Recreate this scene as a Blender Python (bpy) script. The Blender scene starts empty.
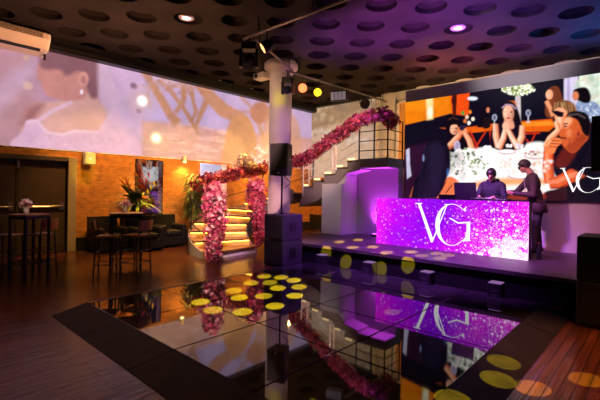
import bpy, bmesh, math, random
import numpy as np
from mathutils import Vector, Matrix
random.seed(7); rng = np.random.default_rng(7)
PI = math.pi
C = bpy.context.scene.collection
scn = bpy.context.scene

# ------------------------------------------------------------------ camera
F, TH, YH, RO, CH = 396.15, .7431, 190.77, .0153, 1.55
cR, sR = math.cos(RO), math.sin(RO)
fwd = Vector((-math.sin(TH), math.cos(TH), 0)); rgt = Vector((math.cos(TH), math.sin(TH), 0)); up = Vector((0, 0, 1))
cr = cR*rgt + sR*up; cu = cR*up - sR*rgt
cam = bpy.data.cameras.new('camera'); camo = bpy.data.objects.new('camera', cam); C.objects.link(camo)
camo.matrix_world = Matrix(((cr.x, cu.x, -fwd.x, 0), (cr.y, cu.y, -fwd.y, 0), (cr.z, cu.z, -fwd.z, CH), (0, 0, 0, 1)))
cam.sensor_width = 36; cam.lens = F/600*36; cam.shift_y = -(200-YH)/600; cam.clip_start = .05
scn.camera = camo

# ------------------------------------------------------------------ world, exposure
w = bpy.data.worlds.new('world'); scn.world = w; w.use_nodes = True
w.node_tree.nodes['Background'].inputs[0].default_value = (.55, .38, .42, 1)
w.node_tree.nodes['Background'].inputs[1].default_value = .012
scn.view_settings.view_transform = 'Standard'; scn.view_settings.look = 'None'
scn.view_settings.exposure = 0; scn.view_settings.gamma = 1; scn.view_settings.use_curve_mapping = False

# ------------------------------------------------------------------ the room's lamps and added fill lights
GAIN = {'brick_fill': 9.5, 'door_wash': 7, 'yellow_patch': 14, 'sconce_light': 6, 'under_stair_light': 5, 'stair_hall_light': 5, 'landing_light': 6, 'side_room_light': 4.5, 'uplight_beam': 85, 'blue_ceiling_beam': 14, 'stage_violet': 30, 'stage_red': 10, 'wall_purple': 9, 'panel_pink': 9, 'sub_violet': 40, 'column_violet': 3, 'column_warm': 6, 'column_yellow': 9, 'red_floor': 16, 'stair_red': 10, 'flower_fill': 14, 'garland_light': 9, 'bouquet_fill': 16, 'ceiling_amber_fill': 40, 'floor_amber_fill': 60, 'dj_fill': 16, 'table_fill': 7, 'stair_fill': 4, 'floor_red_fill': 2.4, 'band_fill': 0.8, 'ceiling_violet_fill': 1, 'pier_fill': 3}
def lamp(name, kind, loc, target, watts, col, size=.1, spot=60, blend=.6):
    l = bpy.data.lights.new(name, kind); l.energy = watts*GAIN.get(name, 1); l.color = col
    if kind == 'SPOT':
        l.spot_size = math.radians(spot); l.spot_blend = blend; l.shadow_soft_size = size
    elif kind == 'POINT': l.shadow_soft_size = size
    else: l.size = size
    o = bpy.data.objects.new(name, l); C.objects.link(o); o.location = loc
    if target is not None:
        o.rotation_euler = (Vector(target)-Vector(loc)).to_track_quat('-Z', 'Y').to_euler()
    return o
WARM = (1, .47, .09); AMBER = (1, .4, .05); VIO = (.42, .06, 1); MAG = (.75, .05, 1); YEL = (1, .74, .01)
L = -10.45            # plane of the left wall
STG = .42             # stage height
# added warm spots without fixtures, washing the brick wall
for (sx, sy, ty, e) in ((-8.9, 3.6, 3.9, 90), (-9.0, 5.0, 5.0, 60), (-8.9, 6.4, 6.2, 130), (-9.0, 7.8, 7.9, 110), (-9.0, 9.6, 9.8, 120)):
    lamp('brick_fill', 'SPOT', (sx, sy, 4.7), (L, ty, 1.2), e, WARM, .08, 62, .8)
lamp('door_wash', 'SPOT', (-8.6, 1.5, 4.7), (L, 2.2, 2.2), 22, WARM, .08, 60, .8)
lamp('yellow_patch', 'SPOT', (-6.2, 4.9, 4.2), (L, 3.56, 1.9), 60, (1, .72, .03), .02, 8, .7)
lamp('sconce_light', 'SPOT', (L+.2, 6.24, 2.33), (L+.1, 6.24, 0), 16, WARM, .03, 120, .7)
lamp('under_stair_light', 'SPOT', (-7.9, 10.9, 3.0), (-8.3, 12, 1.1), 75, AMBER, .1, 95, .8)
lamp('stair_hall_light', 'POINT', (-9.2, 9.6, 3.0), None, 38, WARM, .04)
lamp('landing_light', 'POINT', (-4.5, 10.6, 3.5), None, 26, (1, .62, .26), .05)
lamp('side_room_light', 'POINT', (L-1.0, 7.3, 2.1), None, 45, (.66, .7, 1), .15)
# ceiling colour: battery lights on the floor along the stage throw upward
for (x, col, e) in ((-5.11, (.5, .12, .9), 26), (-3.99, (.62, .1, .8), 40), (-2.85, (.5, .1, .85), 40), (-1.79, (.16, .12, 1), 40)):
    lamp('uplight_beam', 'SPOT', (x, 6.27, .3), (x-.1, 7.4, 4.9), e, col, .03, 48, 1)
lamp('blue_ceiling_beam', 'SPOT', (-.9, 10.1, 3.9), (-1.0, 10.0, 4.93), 25, (.05, .2, 1), .03, 140, .9)
lamp('band_fill', 'SPOT', (-2.6, 6.6, 4.7), (-2.3, 9.25, 4.3), 300, (1, .84, .9), .05, 50, .9)  # added wash with no fixture, brightens the grey band above the screen
lamp('ceiling_violet_fill', 'SPOT', (-4.2, 10.0, 3.8), (-4.2, 9.9, 4.93), 260, (1, .1, .3), .03, 150, .9)  # two added lights hidden behind the screen wall, tint the ceiling violet
lamp('ceiling_violet_fill', 'SPOT', (-2.6, 10.0, 3.8), (-2.6, 9.9, 4.93), 260, (.45, .08, .8), .03, 150, .9)
lamp('pier_fill', 'SPOT', (-5.0, 5.1, 4.4), (-6.4, 8.3, 1.2), 60, (1, .9, .9), .05, 17, .8)  # added fill that lifts the pier, no lamp hangs here
lamp('dj_fill', 'SPOT', (-3.6, 5.1, 4.3), (-2.2, 8.6, 1.75), 60, (1, .42, .5), .05, 24, .7)  # front fill added to lighten the two DJs
lamp('table_fill', 'SPOT', (-5.6, 1.2, 4.6), (-7.79, 1.82, 1.2), 60, (1, .6, .5), .04, 9, .8)  # added spots, one per table, to brighten the vase flowers
lamp('table_fill', 'SPOT', (-5.2, 2.4, 4.6), (-7.28, 3.26, 1.2), 60, (1, .6, .5), .04, 9, .8)
lamp('stair_fill', 'SPOT', (-4.6, 5.1, 4.4), (-6.7, 8.4, 2.2), 110, (1, .72, .5), .05, 22, .9)  # added fill for the stringer and upper flight
lamp('floor_red_fill', 'SPOT', (-5.0, -.6, 4.7), (-4.6, .6, 0), 160, (1, .35, .16), .05, 80, .9)  # added warm wash over the near floorboards
lamp('stage_violet', 'SPOT', (-3.2, 5.1, 4.4), (-3.4, 7.4, .42), 120, (.5, .1, 1), .06, 66, .8)
lamp('stage_red', 'SPOT', (-1.4, 5.1, 4.4), (-1.0, 8.2, .42), 40, (1, .16, .06), .06, 42, .8)
lamp('wall_purple', 'SPOT', (-5.38, 8.72, .5), (-5.05, 9.1, 1.9), 34, MAG, .03, 118, 1)
lamp('panel_pink', 'SPOT', (-1.2, 6.8, 4.2), (-1.0, 9.25, .9), 26, (.8, .3, .75), .06, 50, .8)
lamp('sub_violet', 'SPOT', (-3.4, 5.1, 4.4), (-5.6, 5.9, .8), 36, (.4, .08, 1), .05, 26, .7)
lamp('column_violet', 'SPOT', (-4.4, 5.6, 4.4), (-7.4, 7.3, 2.2), 70, (.85, .3, .9), .05, 50, .8)
lamp('column_warm', 'SPOT', (-7.2, 3.6, 4.5), (-7.5, 7.3, 3.4), 40, (1, .62, .35), .06, 44, .8)
lamp('column_yellow', 'SPOT', (-5.9, 4.6, 3.6), (-7.47, 7.35, 3.92), 26, YEL, .03, 9, .9)
lamp('red_floor', 'SPOT', (.1, 4.4, 4.5), (-.5, 4.6, 0), 90, (1, .3, .1), .05, 34, .8)
lamp('stair_red', 'SPOT', (-6.5, 5.2, 4.3), (-7.4, 6.5, .1), 40, (1, .05, .05), .03, 13, .6)
lamp('flower_fill', 'SPOT', (-3.9, 3.0, 3.9), (-7.55, 5.2, .9), 150, (1, .55, .5), .05, 24, .8)  # added lights without fixtures for the pink flower columns
lamp('flower_fill', 'SPOT', (-4.6, 4.2, 4.2), (-7.3, 6.5, 1.3), 90, (1, .5, .45), .05, 22, .8)
lamp('garland_light', 'SPOT', (-4.2, 6.0, 4.4), (-6.4, 8.4, 3.1), 60, (1, .5, .45), .05, 40, .8)
lamp('bouquet_fill', 'SPOT', (-8.2, 4.0, 4.6), (-9.9, 4.9, 1.6), 40, (1, .8, .45), .05, 26, .8)  # added pair brightening the tropical arrangement and the potted tree
lamp('bouquet_fill', 'SPOT', (-8.0, 5.2, 4.6), (-10.0, 6.4, 1.5), 40, (1, .8, .35), .05, 22, .8)
lamp('ceiling_amber_fill', 'SPOT', (-7.9, 3.2, 2.4), (-7.6, 3.0, 4.93), 16, (1, .45, .2), .1, 150, .9)  # added light hanging free in the room, warms the ceiling
lamp('floor_amber_fill', 'SPOT', (-8.4, 3.6, 4.7), (-7.9, 3.9, 0), 30, (1, .6, .1), .04, 40, .8)  # added amber washes for the floor in front of the bricks
lamp('floor_amber_fill', 'SPOT', (-8.6, 5.6, 4.7), (-7.9, 4.9, 0), 22, (1, .5, .1), .04, 44, .9)
# the yellow gobo dots: one moving head near the camera throws each beam
GOBO = Vector((-1.6, .6, 4.35))
# ------------------------------------------------------------------ helpers
def ray(px, py):
    dx, dy = float(px)-300, float(py)-YH
    X = (cR*dx+sR*dy)/F; Y = -(-sR*dx+cR*dy)/F
    d = fwd+X*rgt; return Vector((d.x, d.y, Y))
def at_z(px, py, z): d = ray(px, py); return d*float((z-CH)/d.z)+Vector((0, 0, CH))
def at_x(px, py, x): d = ray(px, py); return d*float(x/d.x)+Vector((0, 0, CH))
def at_y(px, py, y): d = ray(px, py); return d*float(y/d.y)+Vector((0, 0, CH))

def srgb(r, g, b):
    f = lambda c: (c/255/12.92 if c/255 <= .04045 else ((c/255+.055)/1.055)**2.4)
    return (f(r), f(g), f(b))
class NT:
    def __init__(s, name):
        s.m = bpy.data.materials.new(name); s.m.use_nodes = True; s.t = s.m.node_tree; s.n = s.t.nodes; s.n.clear()
        s.out = s.n.new('ShaderNodeOutputMaterial')
    def add(s, t, **kw):
        n = s.n.new(t)
        for k, v in kw.items():
            if hasattr(n, k) and k not in ('inputs',): setattr(n, k, v)
        return n
    def link(s, a, b): s.t.links.new(a, b)
MATS = {}
def mat(name, col, rough=.5, metal=0, spec=.5, emit=None, es=0, noise=0, nscale=8, bump=0, bscale=40, sheen=0, ior=None, trans=0):
    if name in MATS: return MATS[name]
    T = NT(name); b = T.add('ShaderNodeBsdfPrincipled'); T.link(b.outputs[0], T.out.inputs[0])
    b.inputs['Base Color'].default_value = (*col, 1); b.inputs['Roughness'].default_value = rough; b.inputs['Metallic'].default_value = metal
    b.inputs['Specular IOR Level'].default_value = spec
    if ior: b.inputs['IOR'].default_value = ior
    if trans: b.inputs['Transmission Weight'].default_value = trans
    if emit: b.inputs['Emission Color'].default_value = (*emit, 1); b.inputs['Emission Strength'].default_value = es
    tc = T.add('ShaderNodeTexCoord')
    if noise:
        n = T.add('ShaderNodeTexNoise'); n.inputs['Scale'].default_value = nscale; n.inputs['Detail'].default_value = 5; T.link(tc.outputs['Object'], n.inputs['Vector'])
        r = T.add('ShaderNodeValToRGB'); r.color_ramp.elements[0].color = (*[c*(1-noise) for c in col], 1); r.color_ramp.elements[1].color = (*[min(1, c*(1+noise)) for c in col], 1)
        r.color_ramp.elements[0].position = .3; r.color_ramp.elements[1].position = .7
        T.link(n.outputs['Fac'], r.inputs[0]); T.link(r.outputs[0], b.inputs['Base Color'])
    if bump:
        n = T.add('ShaderNodeTexNoise'); n.inputs['Scale'].default_value = bscale; n.inputs['Detail'].default_value = 4; T.link(tc.outputs['Object'], n.inputs['Vector'])
        bp = T.add('ShaderNodeBump'); bp.inputs['Strength'].default_value = bump; bp.inputs['Distance'].default_value = .01
        T.link(n.outputs['Fac'], bp.inputs['Height']); T.link(bp.outputs[0], b.inputs['Normal'])
    MATS[name] = T.m; return T.m
def emitter(name, col, s):
    if name in MATS: return MATS[name]
    T = NT(name); e = T.add('ShaderNodeEmission'); e.inputs[0].default_value = (*col, 1); e.inputs[1].default_value = s
    T.link(e.outputs[0], T.out.inputs[0]); MATS[name] = T.m; return T.m
def brickish(name, ua, va, bw, bh, c1, c2, mortar, msize, rough, bump, offset=.5, spec=.5, streak=None):
    """courses of bricks or planks laid along axis ua, stacked along axis va"""
    T = NT(name); b = T.add('ShaderNodeBsdfPrincipled'); T.link(b.outputs[0], T.out.inputs[0])
    tc = T.add('ShaderNodeTexCoord'); sp = T.add('ShaderNodeSeparateXYZ'); T.link(tc.outputs['Object'], sp.inputs[0])
    cb = T.add('ShaderNodeCombineXYZ'); T.link(sp.outputs[ua], cb.inputs[0]); T.link(sp.outputs[va], cb.inputs[1])
    br = T.add('ShaderNodeTexBrick'); br.offset = offset; T.link(cb.outputs[0], br.inputs['Vector'])
    br.inputs['Scale'].default_value = 1; br.inputs['Brick Width'].default_value = bw; br.inputs['Row Height'].default_value = bh
    br.inputs['Mortar Size'].default_value = msize; br.inputs['Mortar Smooth'].default_value = .3; br.inputs['Bias'].default_value = 0
    br.inputs['Color1'].default_value = (*c1, 1); br.inputs['Color2'].default_value = (*c2, 1); br.inputs['Mortar'].default_value = (*mortar, 1)
    n = T.add('ShaderNodeTexNoise'); n.inputs['Scale'].default_value = 1; n.inputs['Detail'].default_value = 6
    mp = T.add('ShaderNodeMapping'); T.link(cb.outputs[0], mp.inputs[0]); mp.inputs['Scale'].default_value = streak or (5, 9, 1); T.link(mp.outputs[0], n.inputs['Vector'])
    mx = T.add('ShaderNodeMixRGB', blend_type='MULTIPLY'); mx.inputs[0].default_value = .75
    rp = T.add('ShaderNodeValToRGB'); rp.color_ramp.elements[0].position = .3; rp.color_ramp.elements[0].color = (.35, .35, .35, 1); rp.color_ramp.elements[1].position = .7
    T.link(n.outputs['Fac'], rp.inputs[0]); T.link(br.outputs['Color'], mx.inputs[1]); T.link(rp.outputs[0], mx.inputs[2])
    T.link(mx.outputs[0], b.inputs['Base Color'])
    rr = T.add('ShaderNodeMapRange'); rr.inputs['To Min'].default_value = rough*.75; rr.inputs['To Max'].default_value = rough*1.3; T.link(n.outputs['Fac'], rr.inputs[0]); T.link(rr.outputs[0], b.inputs['Roughness'])
    bp = T.add('ShaderNodeBump'); bp.inputs['Strength'].default_value = bump; bp.inputs['Distance'].default_value = .01
    ad = T.add('ShaderNodeMath', operation='SUBTRACT'); T.link(n.outputs['Fac'], ad.inputs[0]); T.link(br.outputs['Fac'], ad.inputs[1])
    T.link(ad.outputs[0], bp.inputs['Height']); T.link(bp.outputs[0], b.inputs['Normal'])
    b.inputs['Specular IOR Level'].default_value = spec
    MATS[name] = T.m; return T.m

def tag(o, label=None, cat=None, group=None, kind=None):
    if label: o['label'] = label
    if cat: o['category'] = cat
    if group: o['group'] = group
    if kind: o['kind'] = kind
    return o
def thing(name, loc, label, cat, group=None):
    o = bpy.data.objects.new(name, None); C.objects.link(o); o.location = loc; o.empty_display_size = .1
    return tag(o, label, cat, group)
def base_of(o):
    v = Vector((0, 0, 0))
    while o is not None: v += o.location; o = o.parent
    return v
class B:
    """collects shapes given in room coordinates; build() links them as ONE mesh object under a parent"""
    def __init__(s): s.v = []; s.f = []; s.mi = []; s.sm = []; s.m = 0; s.smooth = False
    def raw(s, vs, fs, smooth=None):
        k = len(s.v); s.v += [tuple(v) for v in vs]
        for f in fs: s.f.append([i+k for i in f]); s.mi.append(s.m); s.sm.append(s.smooth if smooth is None else smooth)
        return s
    def box(s, a, b, bev=0, rz=0, M=None):
        a, b = Vector(a), Vector(b); lo = Vector(map(min, a, b)); hi = Vector(map(max, a, b)); c = (lo+hi)/2; h = (hi-lo)/2
        bm = bmesh.new(); bmesh.ops.create_cube(bm, size=2)
        for v in bm.verts: v.co = Vector((v.co.x*h.x, v.co.y*h.y, v.co.z*h.z))
        if bev > 0: bmesh.ops.bevel(bm, geom=bm.edges[:], offset=min(bev, min(h)*.95), segments=2, affect='EDGES', profile=.5)
        R = Matrix.Rotation(rz, 3, 'Z') if M is None else M
        bm.verts.index_update(); vs = [R@v.co+c for v in bm.verts]; fs = [[v.index for v in f.verts] for f in bm.faces]; bm.free()
        return s.raw(vs, fs)
    def cyl(s, p, q, r, r2=None, n=14, caps=True, smooth=True):
        p, q = Vector(p), Vector(q); r2 = r if r2 is None else r2; d = (q-p)
        z = d.normalized(); x = z.orthogonal().normalized(); y = z.cross(x)
        vs = []
        for c, rr in ((p, r), (q, r2)):
            for k in range(n): t = 2*PI*k/n; vs.append(c+(x*math.cos(t)+y*math.sin(t))*rr)
        s.raw(vs, [[k, (k+1) % n, n+(k+1) % n, n+k] for k in range(n)], smooth)
        if caps: s.raw(vs[:n], [list(range(n))[::-1]], False); s.raw(vs[n:], [list(range(n))], False)
        return s
    def lathe(s, c, prof, n=20, axis=None, smooth=True):
        c = Vector(c); z = Vector(axis or (0, 0, 1)).normalized(); x = z.orthogonal().normalized(); y = z.cross(x); vs = []; fs = []
        for r, h in prof:
            for k in range(n): t = 2*PI*k/n; vs.append(c+z*h+(x*math.cos(t)+y*math.sin(t))*max(r, 1e-4))
        for i in range(len(prof)-1):
            for k in range(n): a = i*n+k; b = i*n+(k+1) % n; fs.append([a, b, b+n, a+n])
        return s.raw(vs, fs, smooth)
    def tube(s, pts, r, n=8, closed=False):
        pts = [Vector(p) for p in pts]; m = len(pts); vs = []; fs = []; x = None
        for i, p in enumerate(pts):
            t = (pts[min(i+1, m-1)]-pts[max(i-1, 0)]).normalized()
            x = (t.orthogonal() if x is None else (x-t*x.dot(t))).normalized(); y = t.cross(x)
            rr = r[i] if isinstance(r, (list, tuple)) else r
            for k in range(n): a = 2*PI*k/n; vs.append(p+(x*math.cos(a)+y*math.sin(a))*rr)
        for i in range(m-1):
            for k in range(n): a = i*n+k; b = i*n+(k+1) % n; fs.append([a, b, b+n, a+n])
        s.raw(vs, fs, True); s.raw(vs[:n], [list(range(n))[::-1]], False); s.raw(vs[-n:], [list(range(n))], False); return s
    def sph(s, c, r, n=12, sc=(1, 1, 1), M=None):
        c = Vector(c); vs = []; fs = []; h = n//2
        for i in range(h+1):
            for k in range(n):
                a = PI*i/h; t = 2*PI*k/n; v = Vector((math.sin(a)*math.cos(t)*sc[0], math.sin(a)*math.sin(t)*sc[1], math.cos(a)*sc[2]))*r
                if M is not None: v = M@v
                vs.append(c+v)
        for i in range(h):
            for k in range(n): a = i*n+k; b = i*n+(k+1) % n; fs.append([a, a+n, b+n, b])
        return s.raw(vs, fs, True)
    def prism(s, poly, ext):
        """poly: list of 3D points of a planar outline, pushed along ext"""
        p = [Vector(q) for q in poly]; e = Vector(ext); n = len(p)
        s.raw(p+[q+e for q in p], [list(range(n))[::-1], list(range(n, 2*n))]+[[k, (k+1) % n, n+(k+1) % n, n+k] for k in range(n)]); return s
    def build(s, name, mats, parent=None, label=None):
        me = bpy.data.meshes.new(name); o = parent and base_of(parent) or Vector((0, 0, 0))
        me.from_pydata([(v[0]-o.x, v[1]-o.y, v[2]-o.z) for v in s.v], [], s.f)
        ms = mats if isinstance(mats, (list, tuple)) else [mats]
        for m in ms: me.materials.append(m)
        me.polygons.foreach_set('material_index', s.mi); me.polygons.foreach_set('use_smooth', s.sm)
        bm = bmesh.new(); bm.from_mesh(me); bmesh.ops.recalc_face_normals(bm, faces=bm.faces[:]); bm.to_mesh(me); bm.free()
        ob = bpy.data.objects.new(name, me); C.objects.link(ob); ob.parent = parent
        if label: ob['label'] = label
        return ob
    def alone(s, name, mats, label, cat, group=None, origin=None):
        """a thing that is one mesh"""
        ob = s.build(name, mats)
        if origin is not None:
            ob.data.transform(Matrix.Translation(-Vector(origin))); ob.location = origin
        return tag(ob, label, cat, group)
def struct(name, b, mats):
    o = b.build(name, mats); o['kind'] = 'structure'; return o
def dup(root, loc, rz=0, label=None):
    def cp(o, par):
        c = o.copy(); C.objects.link(c); c.parent = par
        for ch in [x for x in bpy.data.objects if x.parent is o]: cp(ch, c)
        return c
    r = cp(root, None); r.location = loc; r.rotation_euler = (0, 0, rz)
    if label: r['label'] = label
    return r

# ------------------------------------------------------------------ picture painter (for the LED wall and the projection)
class Picture:
    def __init__(s, grid):                      # grid: (n,2) plane coordinates
        s.p = grid; s.c = np.zeros((len(grid), 3)); s.to = None
    def _cov(s, poly, soft):
        P = np.array(poly, float); lo = P.min(0)-soft; hi = P.max(0)+soft
        ix = np.where((s.p[:, 0] >= lo[0]) & (s.p[:, 0] <= hi[0]) & (s.p[:, 1] >= lo[1]) & (s.p[:, 1] <= hi[1]))[0]
        if not len(ix): return ix, None
        q = s.p[ix]; ins = np.zeros(len(ix), bool); d2 = np.full(len(ix), 1e9)
        for i in range(len(P)):
            a, b = P[i], P[(i+1) % len(P)]; e = b-a
            t = np.clip(((q-a)@e)/max(e@e, 1e-12), 0, 1); r = q-(a+t[:, None]*e); d2 = np.minimum(d2, (r*r).sum(1))
            cond = (a[1] > q[:, 1]) != (b[1] > q[:, 1])
            xi = a[0]+(q[:, 1]-a[1])*(b[0]-a[0])/((b[1]-a[1]) or 1e-12)
            ins ^= cond & (q[:, 0] < xi)
        d = np.sqrt(d2)*np.where(ins, 1, -1)
        return ix, np.clip(d/(2*soft)+.5, 0, 1)
    def poly(s, pts, col, soft=.012, alpha=1, smooth=True, add=False):
        P = [s.to(*p) for p in pts]
        if smooth and len(P) > 3:
            Q = []; n = len(P)
            for i in range(n):
                a, b, c, d = (np.array(P[(i+k-1) % n]) for k in range(4))
                for t in (0, .25, .5, .75): Q.append(.5*((2*b)+(c-a)*t+(2*a-5*b+4*c-d)*t*t+(3*b-a-3*c+d)*t**3))
            P = Q
        ix, cv = s._cov(P, soft)
        if cv is None: return
        a = (cv*alpha)[:, None]; col = np.array(srgb(*col))
        s.c[ix] = s.c[ix]+a*col if add else s.c[ix]*(1-a)+a*col
    def ell(s, cx, cy, rx, ry, col, soft=.012, alpha=1, rot=0, add=False):
        cs, sn = math.cos(rot), math.sin(rot)
        s.poly([(cx+rx*math.cos(t)*cs-ry*math.sin(t)*sn, cy+rx*math.cos(t)*sn+ry*math.sin(t)*cs) for t in np.linspace(0, 2*PI, 18, endpoint=False)], col, soft, alpha, False, add)
    def line(s, pts, wd, col, soft=.01, alpha=1):
        pts = [np.array(p, float) for p in pts]
        ws = wd if isinstance(wd, (list, tuple)) else [wd]*len(pts)
        lft, rg = [], []
        for i, p in enumerate(pts):
            t = pts[min(i+1, len(pts)-1)]-pts[max(i-1, 0)]; t = t/max(np.hypot(*t), 1e-9); n = np.array((-t[1], t[0]))
            lft.append(tuple(p+n*ws[i]/2)); rg.append(tuple(p-n*ws[i]/2))
        s.poly(lft+rg[::-1], col, soft, alpha, False)
    def limb(s, pts, wd, base=(238, 160, 122), soft=.012):
        dk = tuple(int(c*k) for c, k in zip(base, (.8, .55, .45))); hi = (255, min(255, base[1]+52), min(255, base[2]+60))
        s.line([(x+.7, y+.7) for x, y in pts], [v*1.08 for v in wd], dk, soft); s.line(pts, [v*.86 for v in wd], base, soft*1.3); s.line([(x-.9, y-.5) for x, y in pts], [v*.34 for v in wd], hi, soft*1.6, .8)
    def grade(s, sc, lo, hi, seed): s.c *= (lo+(hi-lo)*vnoise(s.p, sc, seed))[:, None]
    def speck(s, cx, cy, rx, ry, n, cols, size, soft=.008, alpha=1):
        for _ in range(n):
            a = rng.uniform(0, 2*PI); r = math.sqrt(rng.uniform(0, 1)); z = size*rng.uniform(.5, 1.4)
            s.ell(cx+rx*r*math.cos(a), cy+ry*r*math.sin(a), z, z*rng.uniform(.6, 1.1), cols[rng.integers(len(cols))], soft, alpha, rng.uniform(0, 3))
def vnoise(p, sc, seed=0, octv=4):
    out = np.zeros(len(p)); amp = 1; tot = 0
    for o in range(octv):
        q = p*sc*2**o+seed*17.3+o*5.1; i = np.floor(q).astype(int); f = q-i; f = f*f*(3-2*f)
        def h(a, b): v = np.sin(a*127.1+b*311.7+seed*74.7)*43758.5453; return v-np.floor(v)
        a, b = i[:, 0], i[:, 1]
        out += amp*((h(a, b)*(1-f[:, 0])+h(a+1, b)*f[:, 0])*(1-f[:, 1])+(h(a, b+1)*(1-f[:, 0])+h(a+1, b+1)*f[:, 0])*f[:, 1]); tot += amp; amp *= .5
    return out/tot
def picture_mesh(name, nu, nv, pos, colors, material, parent):
    vs = [pos(i/nu, j/nv) for j in range(nv+1) for i in range(nu+1)]
    o = parent and base_of(parent) or Vector((0, 0, 0))
    vs = [(v[0]-o.x, v[1]-o.y, v[2]-o.z) for v in vs]
    fs = [[j*(nu+1)+i, j*(nu+1)+i+1, (j+1)*(nu+1)+i+1, (j+1)*(nu+1)+i] for j in range(nv) for i in range(nu)]
    me = bpy.data.meshes.new(name); me.from_pydata(vs, [], fs); me.materials.append(material)
    ca = me.color_attributes.new('picture', 'FLOAT_COLOR', 'POINT')
    ca.data.foreach_set('color', np.hstack([colors, np.ones((len(colors), 1))]).astype(np.float32).ravel())
    ob = bpy.data.objects.new(name, me); C.objects.link(ob); ob.parent = parent; return ob
def picture_material(name, strength, gloss=0):
    T = NT(name); a = T.add('ShaderNodeVertexColor'); a.layer_name = 'picture'
    b = T.add('ShaderNodeBsdfPrincipled'); b.inputs['Base Color'].default_value = (.006, .006, .006, 1) if gloss else (.1, .1, .1, 1); b.inputs['Roughness'].default_value = .6; b.inputs['Specular IOR Level'].default_value = .05
    T.link(a.outputs[0], b.inputs['Emission Color']); b.inputs['Emission Strength'].default_value = strength
    T.link(b.outputs[0], T.out.inputs[0]); return T.m

# ------------------------------------------------------------------ materials
M_floor = brickish('dark_planks', 1, 0, 1.3, .085, (.10, .032, .014), (.055, .019, .009), (.010, .005, .003), .004, .2, .6, spec=.3, streak=(1.2, 22, 1))
M_brick_y = brickish('orange_brick', 1, 2, .26, .075, (.58, .24, .06), (.46, .18, .045), (.40, .19, .07), .008, .75, .5, streak=(7, 9, 1))
M_brick_x = brickish('orange_brick_back', 0, 2, .26, .075, (.58, .24, .06), (.46, .18, .045), (.40, .19, .07), .008, .75, .5, streak=(7, 9, 1))
M_ceil = mat('dark_plaster', (.019, .0145, .0145), .8, spec=.05, noise=.3, nscale=1.2)
M_blk = mat('black_paint', (.008, .008, .009), .5)
M_blkmat = mat('black_felt', (.006, .006, .007), .8, spec=.1)
M_ramp = mat('black_rubber', (.011, .0095, .01), .6, spec=.1, noise=.4, nscale=5, bump=.2, bscale=30)
M_metal = mat('black_metal', (.012, .012, .014), .35, metal=.6)
M_steel = mat('steel', (.7, .68, .66), .28, metal=1)
M_white = mat('white_plastic', (.78, .76, .75), .45)
M_plaster = mat('white_plaster', (.62, .6, .6), .7, noise=.05, nscale=3)
M_greywall = mat('grey_panel', (.34, .33, .36), .6)
M_pierwall = mat('pier_plaster', (.6, .58, .6), .6)
M_glass = mat('dance_glass', (.02, .018, .02), .035, ior=1.8, noise=.5, nscale=2)
M_leather = mat('black_leather', (.006, .006, .007), .5, spec=.25, bump=.2, bscale=60)
M_wood = mat('brown_wood', (.17, .07, .03), .4, noise=.4, nscale=9)
M_wood2 = mat('tread_wood', (.62, .44, .2), .45, noise=.2, nscale=6)
M_cab = mat('cabinet_black', (.03, .027, .032), .55, bump=.5, bscale=180)
M_grille = mat('speaker_grille', (.012, .012, .014), .6, metal=.2, bump=.6, bscale=260)
M_deck = brickish('stage_deck', 0, 1, 2.4, 1.2, (.058, .04, .045), (.052, .036, .042), (.022, .016, .018), .004, .45, .15, streak=(4, 4, 1))
M_strip = emitter('led_strip', (1, .44, .06), 15)
M_leaf = mat('leaf_green', (.035, .10, .02), .45, noise=.4, nscale=12)
M_leafy = mat('leaf_lime', (.22, .30, .03), .45, noise=.3, nscale=12)
M_bamboo = mat('leaf_bamboo', (.15, .2, .04), .5, noise=.4, nscale=10)
M_pot = mat('dark_pot', (.02, .018, .018), .4)
M_soil = mat('soil', (.02, .012, .008), .9)
# ------------------------------------------------------------------ the setting
X0, X1, Y0, Y1, HC = L, 2.4, -2.5, 12.0, 4.93
struct('floor', B().box((X0-3, Y0, -.1), (X1, Y1+.3, 0)), M_floor)
# ceiling with a diamond lattice of round recesses
b = B(); ax, ay = .639, .654; cx0, cy0 = -8.91, 2.302; N = 24; R = .285
for i in range(-3, 20):
    for j in range(-8, 16):
        if (i+j) % 2: continue
        cx, cy = cx0+ax*i, cy0+ay*j
        if not (X0-.7 < cx < X1+.6 and Y0-.6 < cy < Y1+.5): continue
        ou, inn, dp, tp = [], [], [], []
        for k in range(N):
            t = 2*PI*k/N; c, s_ = math.cos(t), math.sin(t); m = 1/(abs(c)/ax+abs(s_)/ay)
            ou.append((cx+c*m, cy+s_*m, HC)); inn.append((cx+c*R, cy+s_*R, HC)); dp.append((cx+c*R*.97, cy+s_*R*.97, HC+.09)); tp.append((cx+c*R*.82, cy+s_*R*.82, HC+.17))
        b.raw(ou+inn+dp+tp, [[q*N+k, q*N+(k+1) % N, (q+1)*N+(k+1) % N, (q+1)*N+k] for q in range(3) for k in range(N)], False)
        b.raw(tp, [list(range(N))], False)
struct('ceiling', b, M_ceil)
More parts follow.
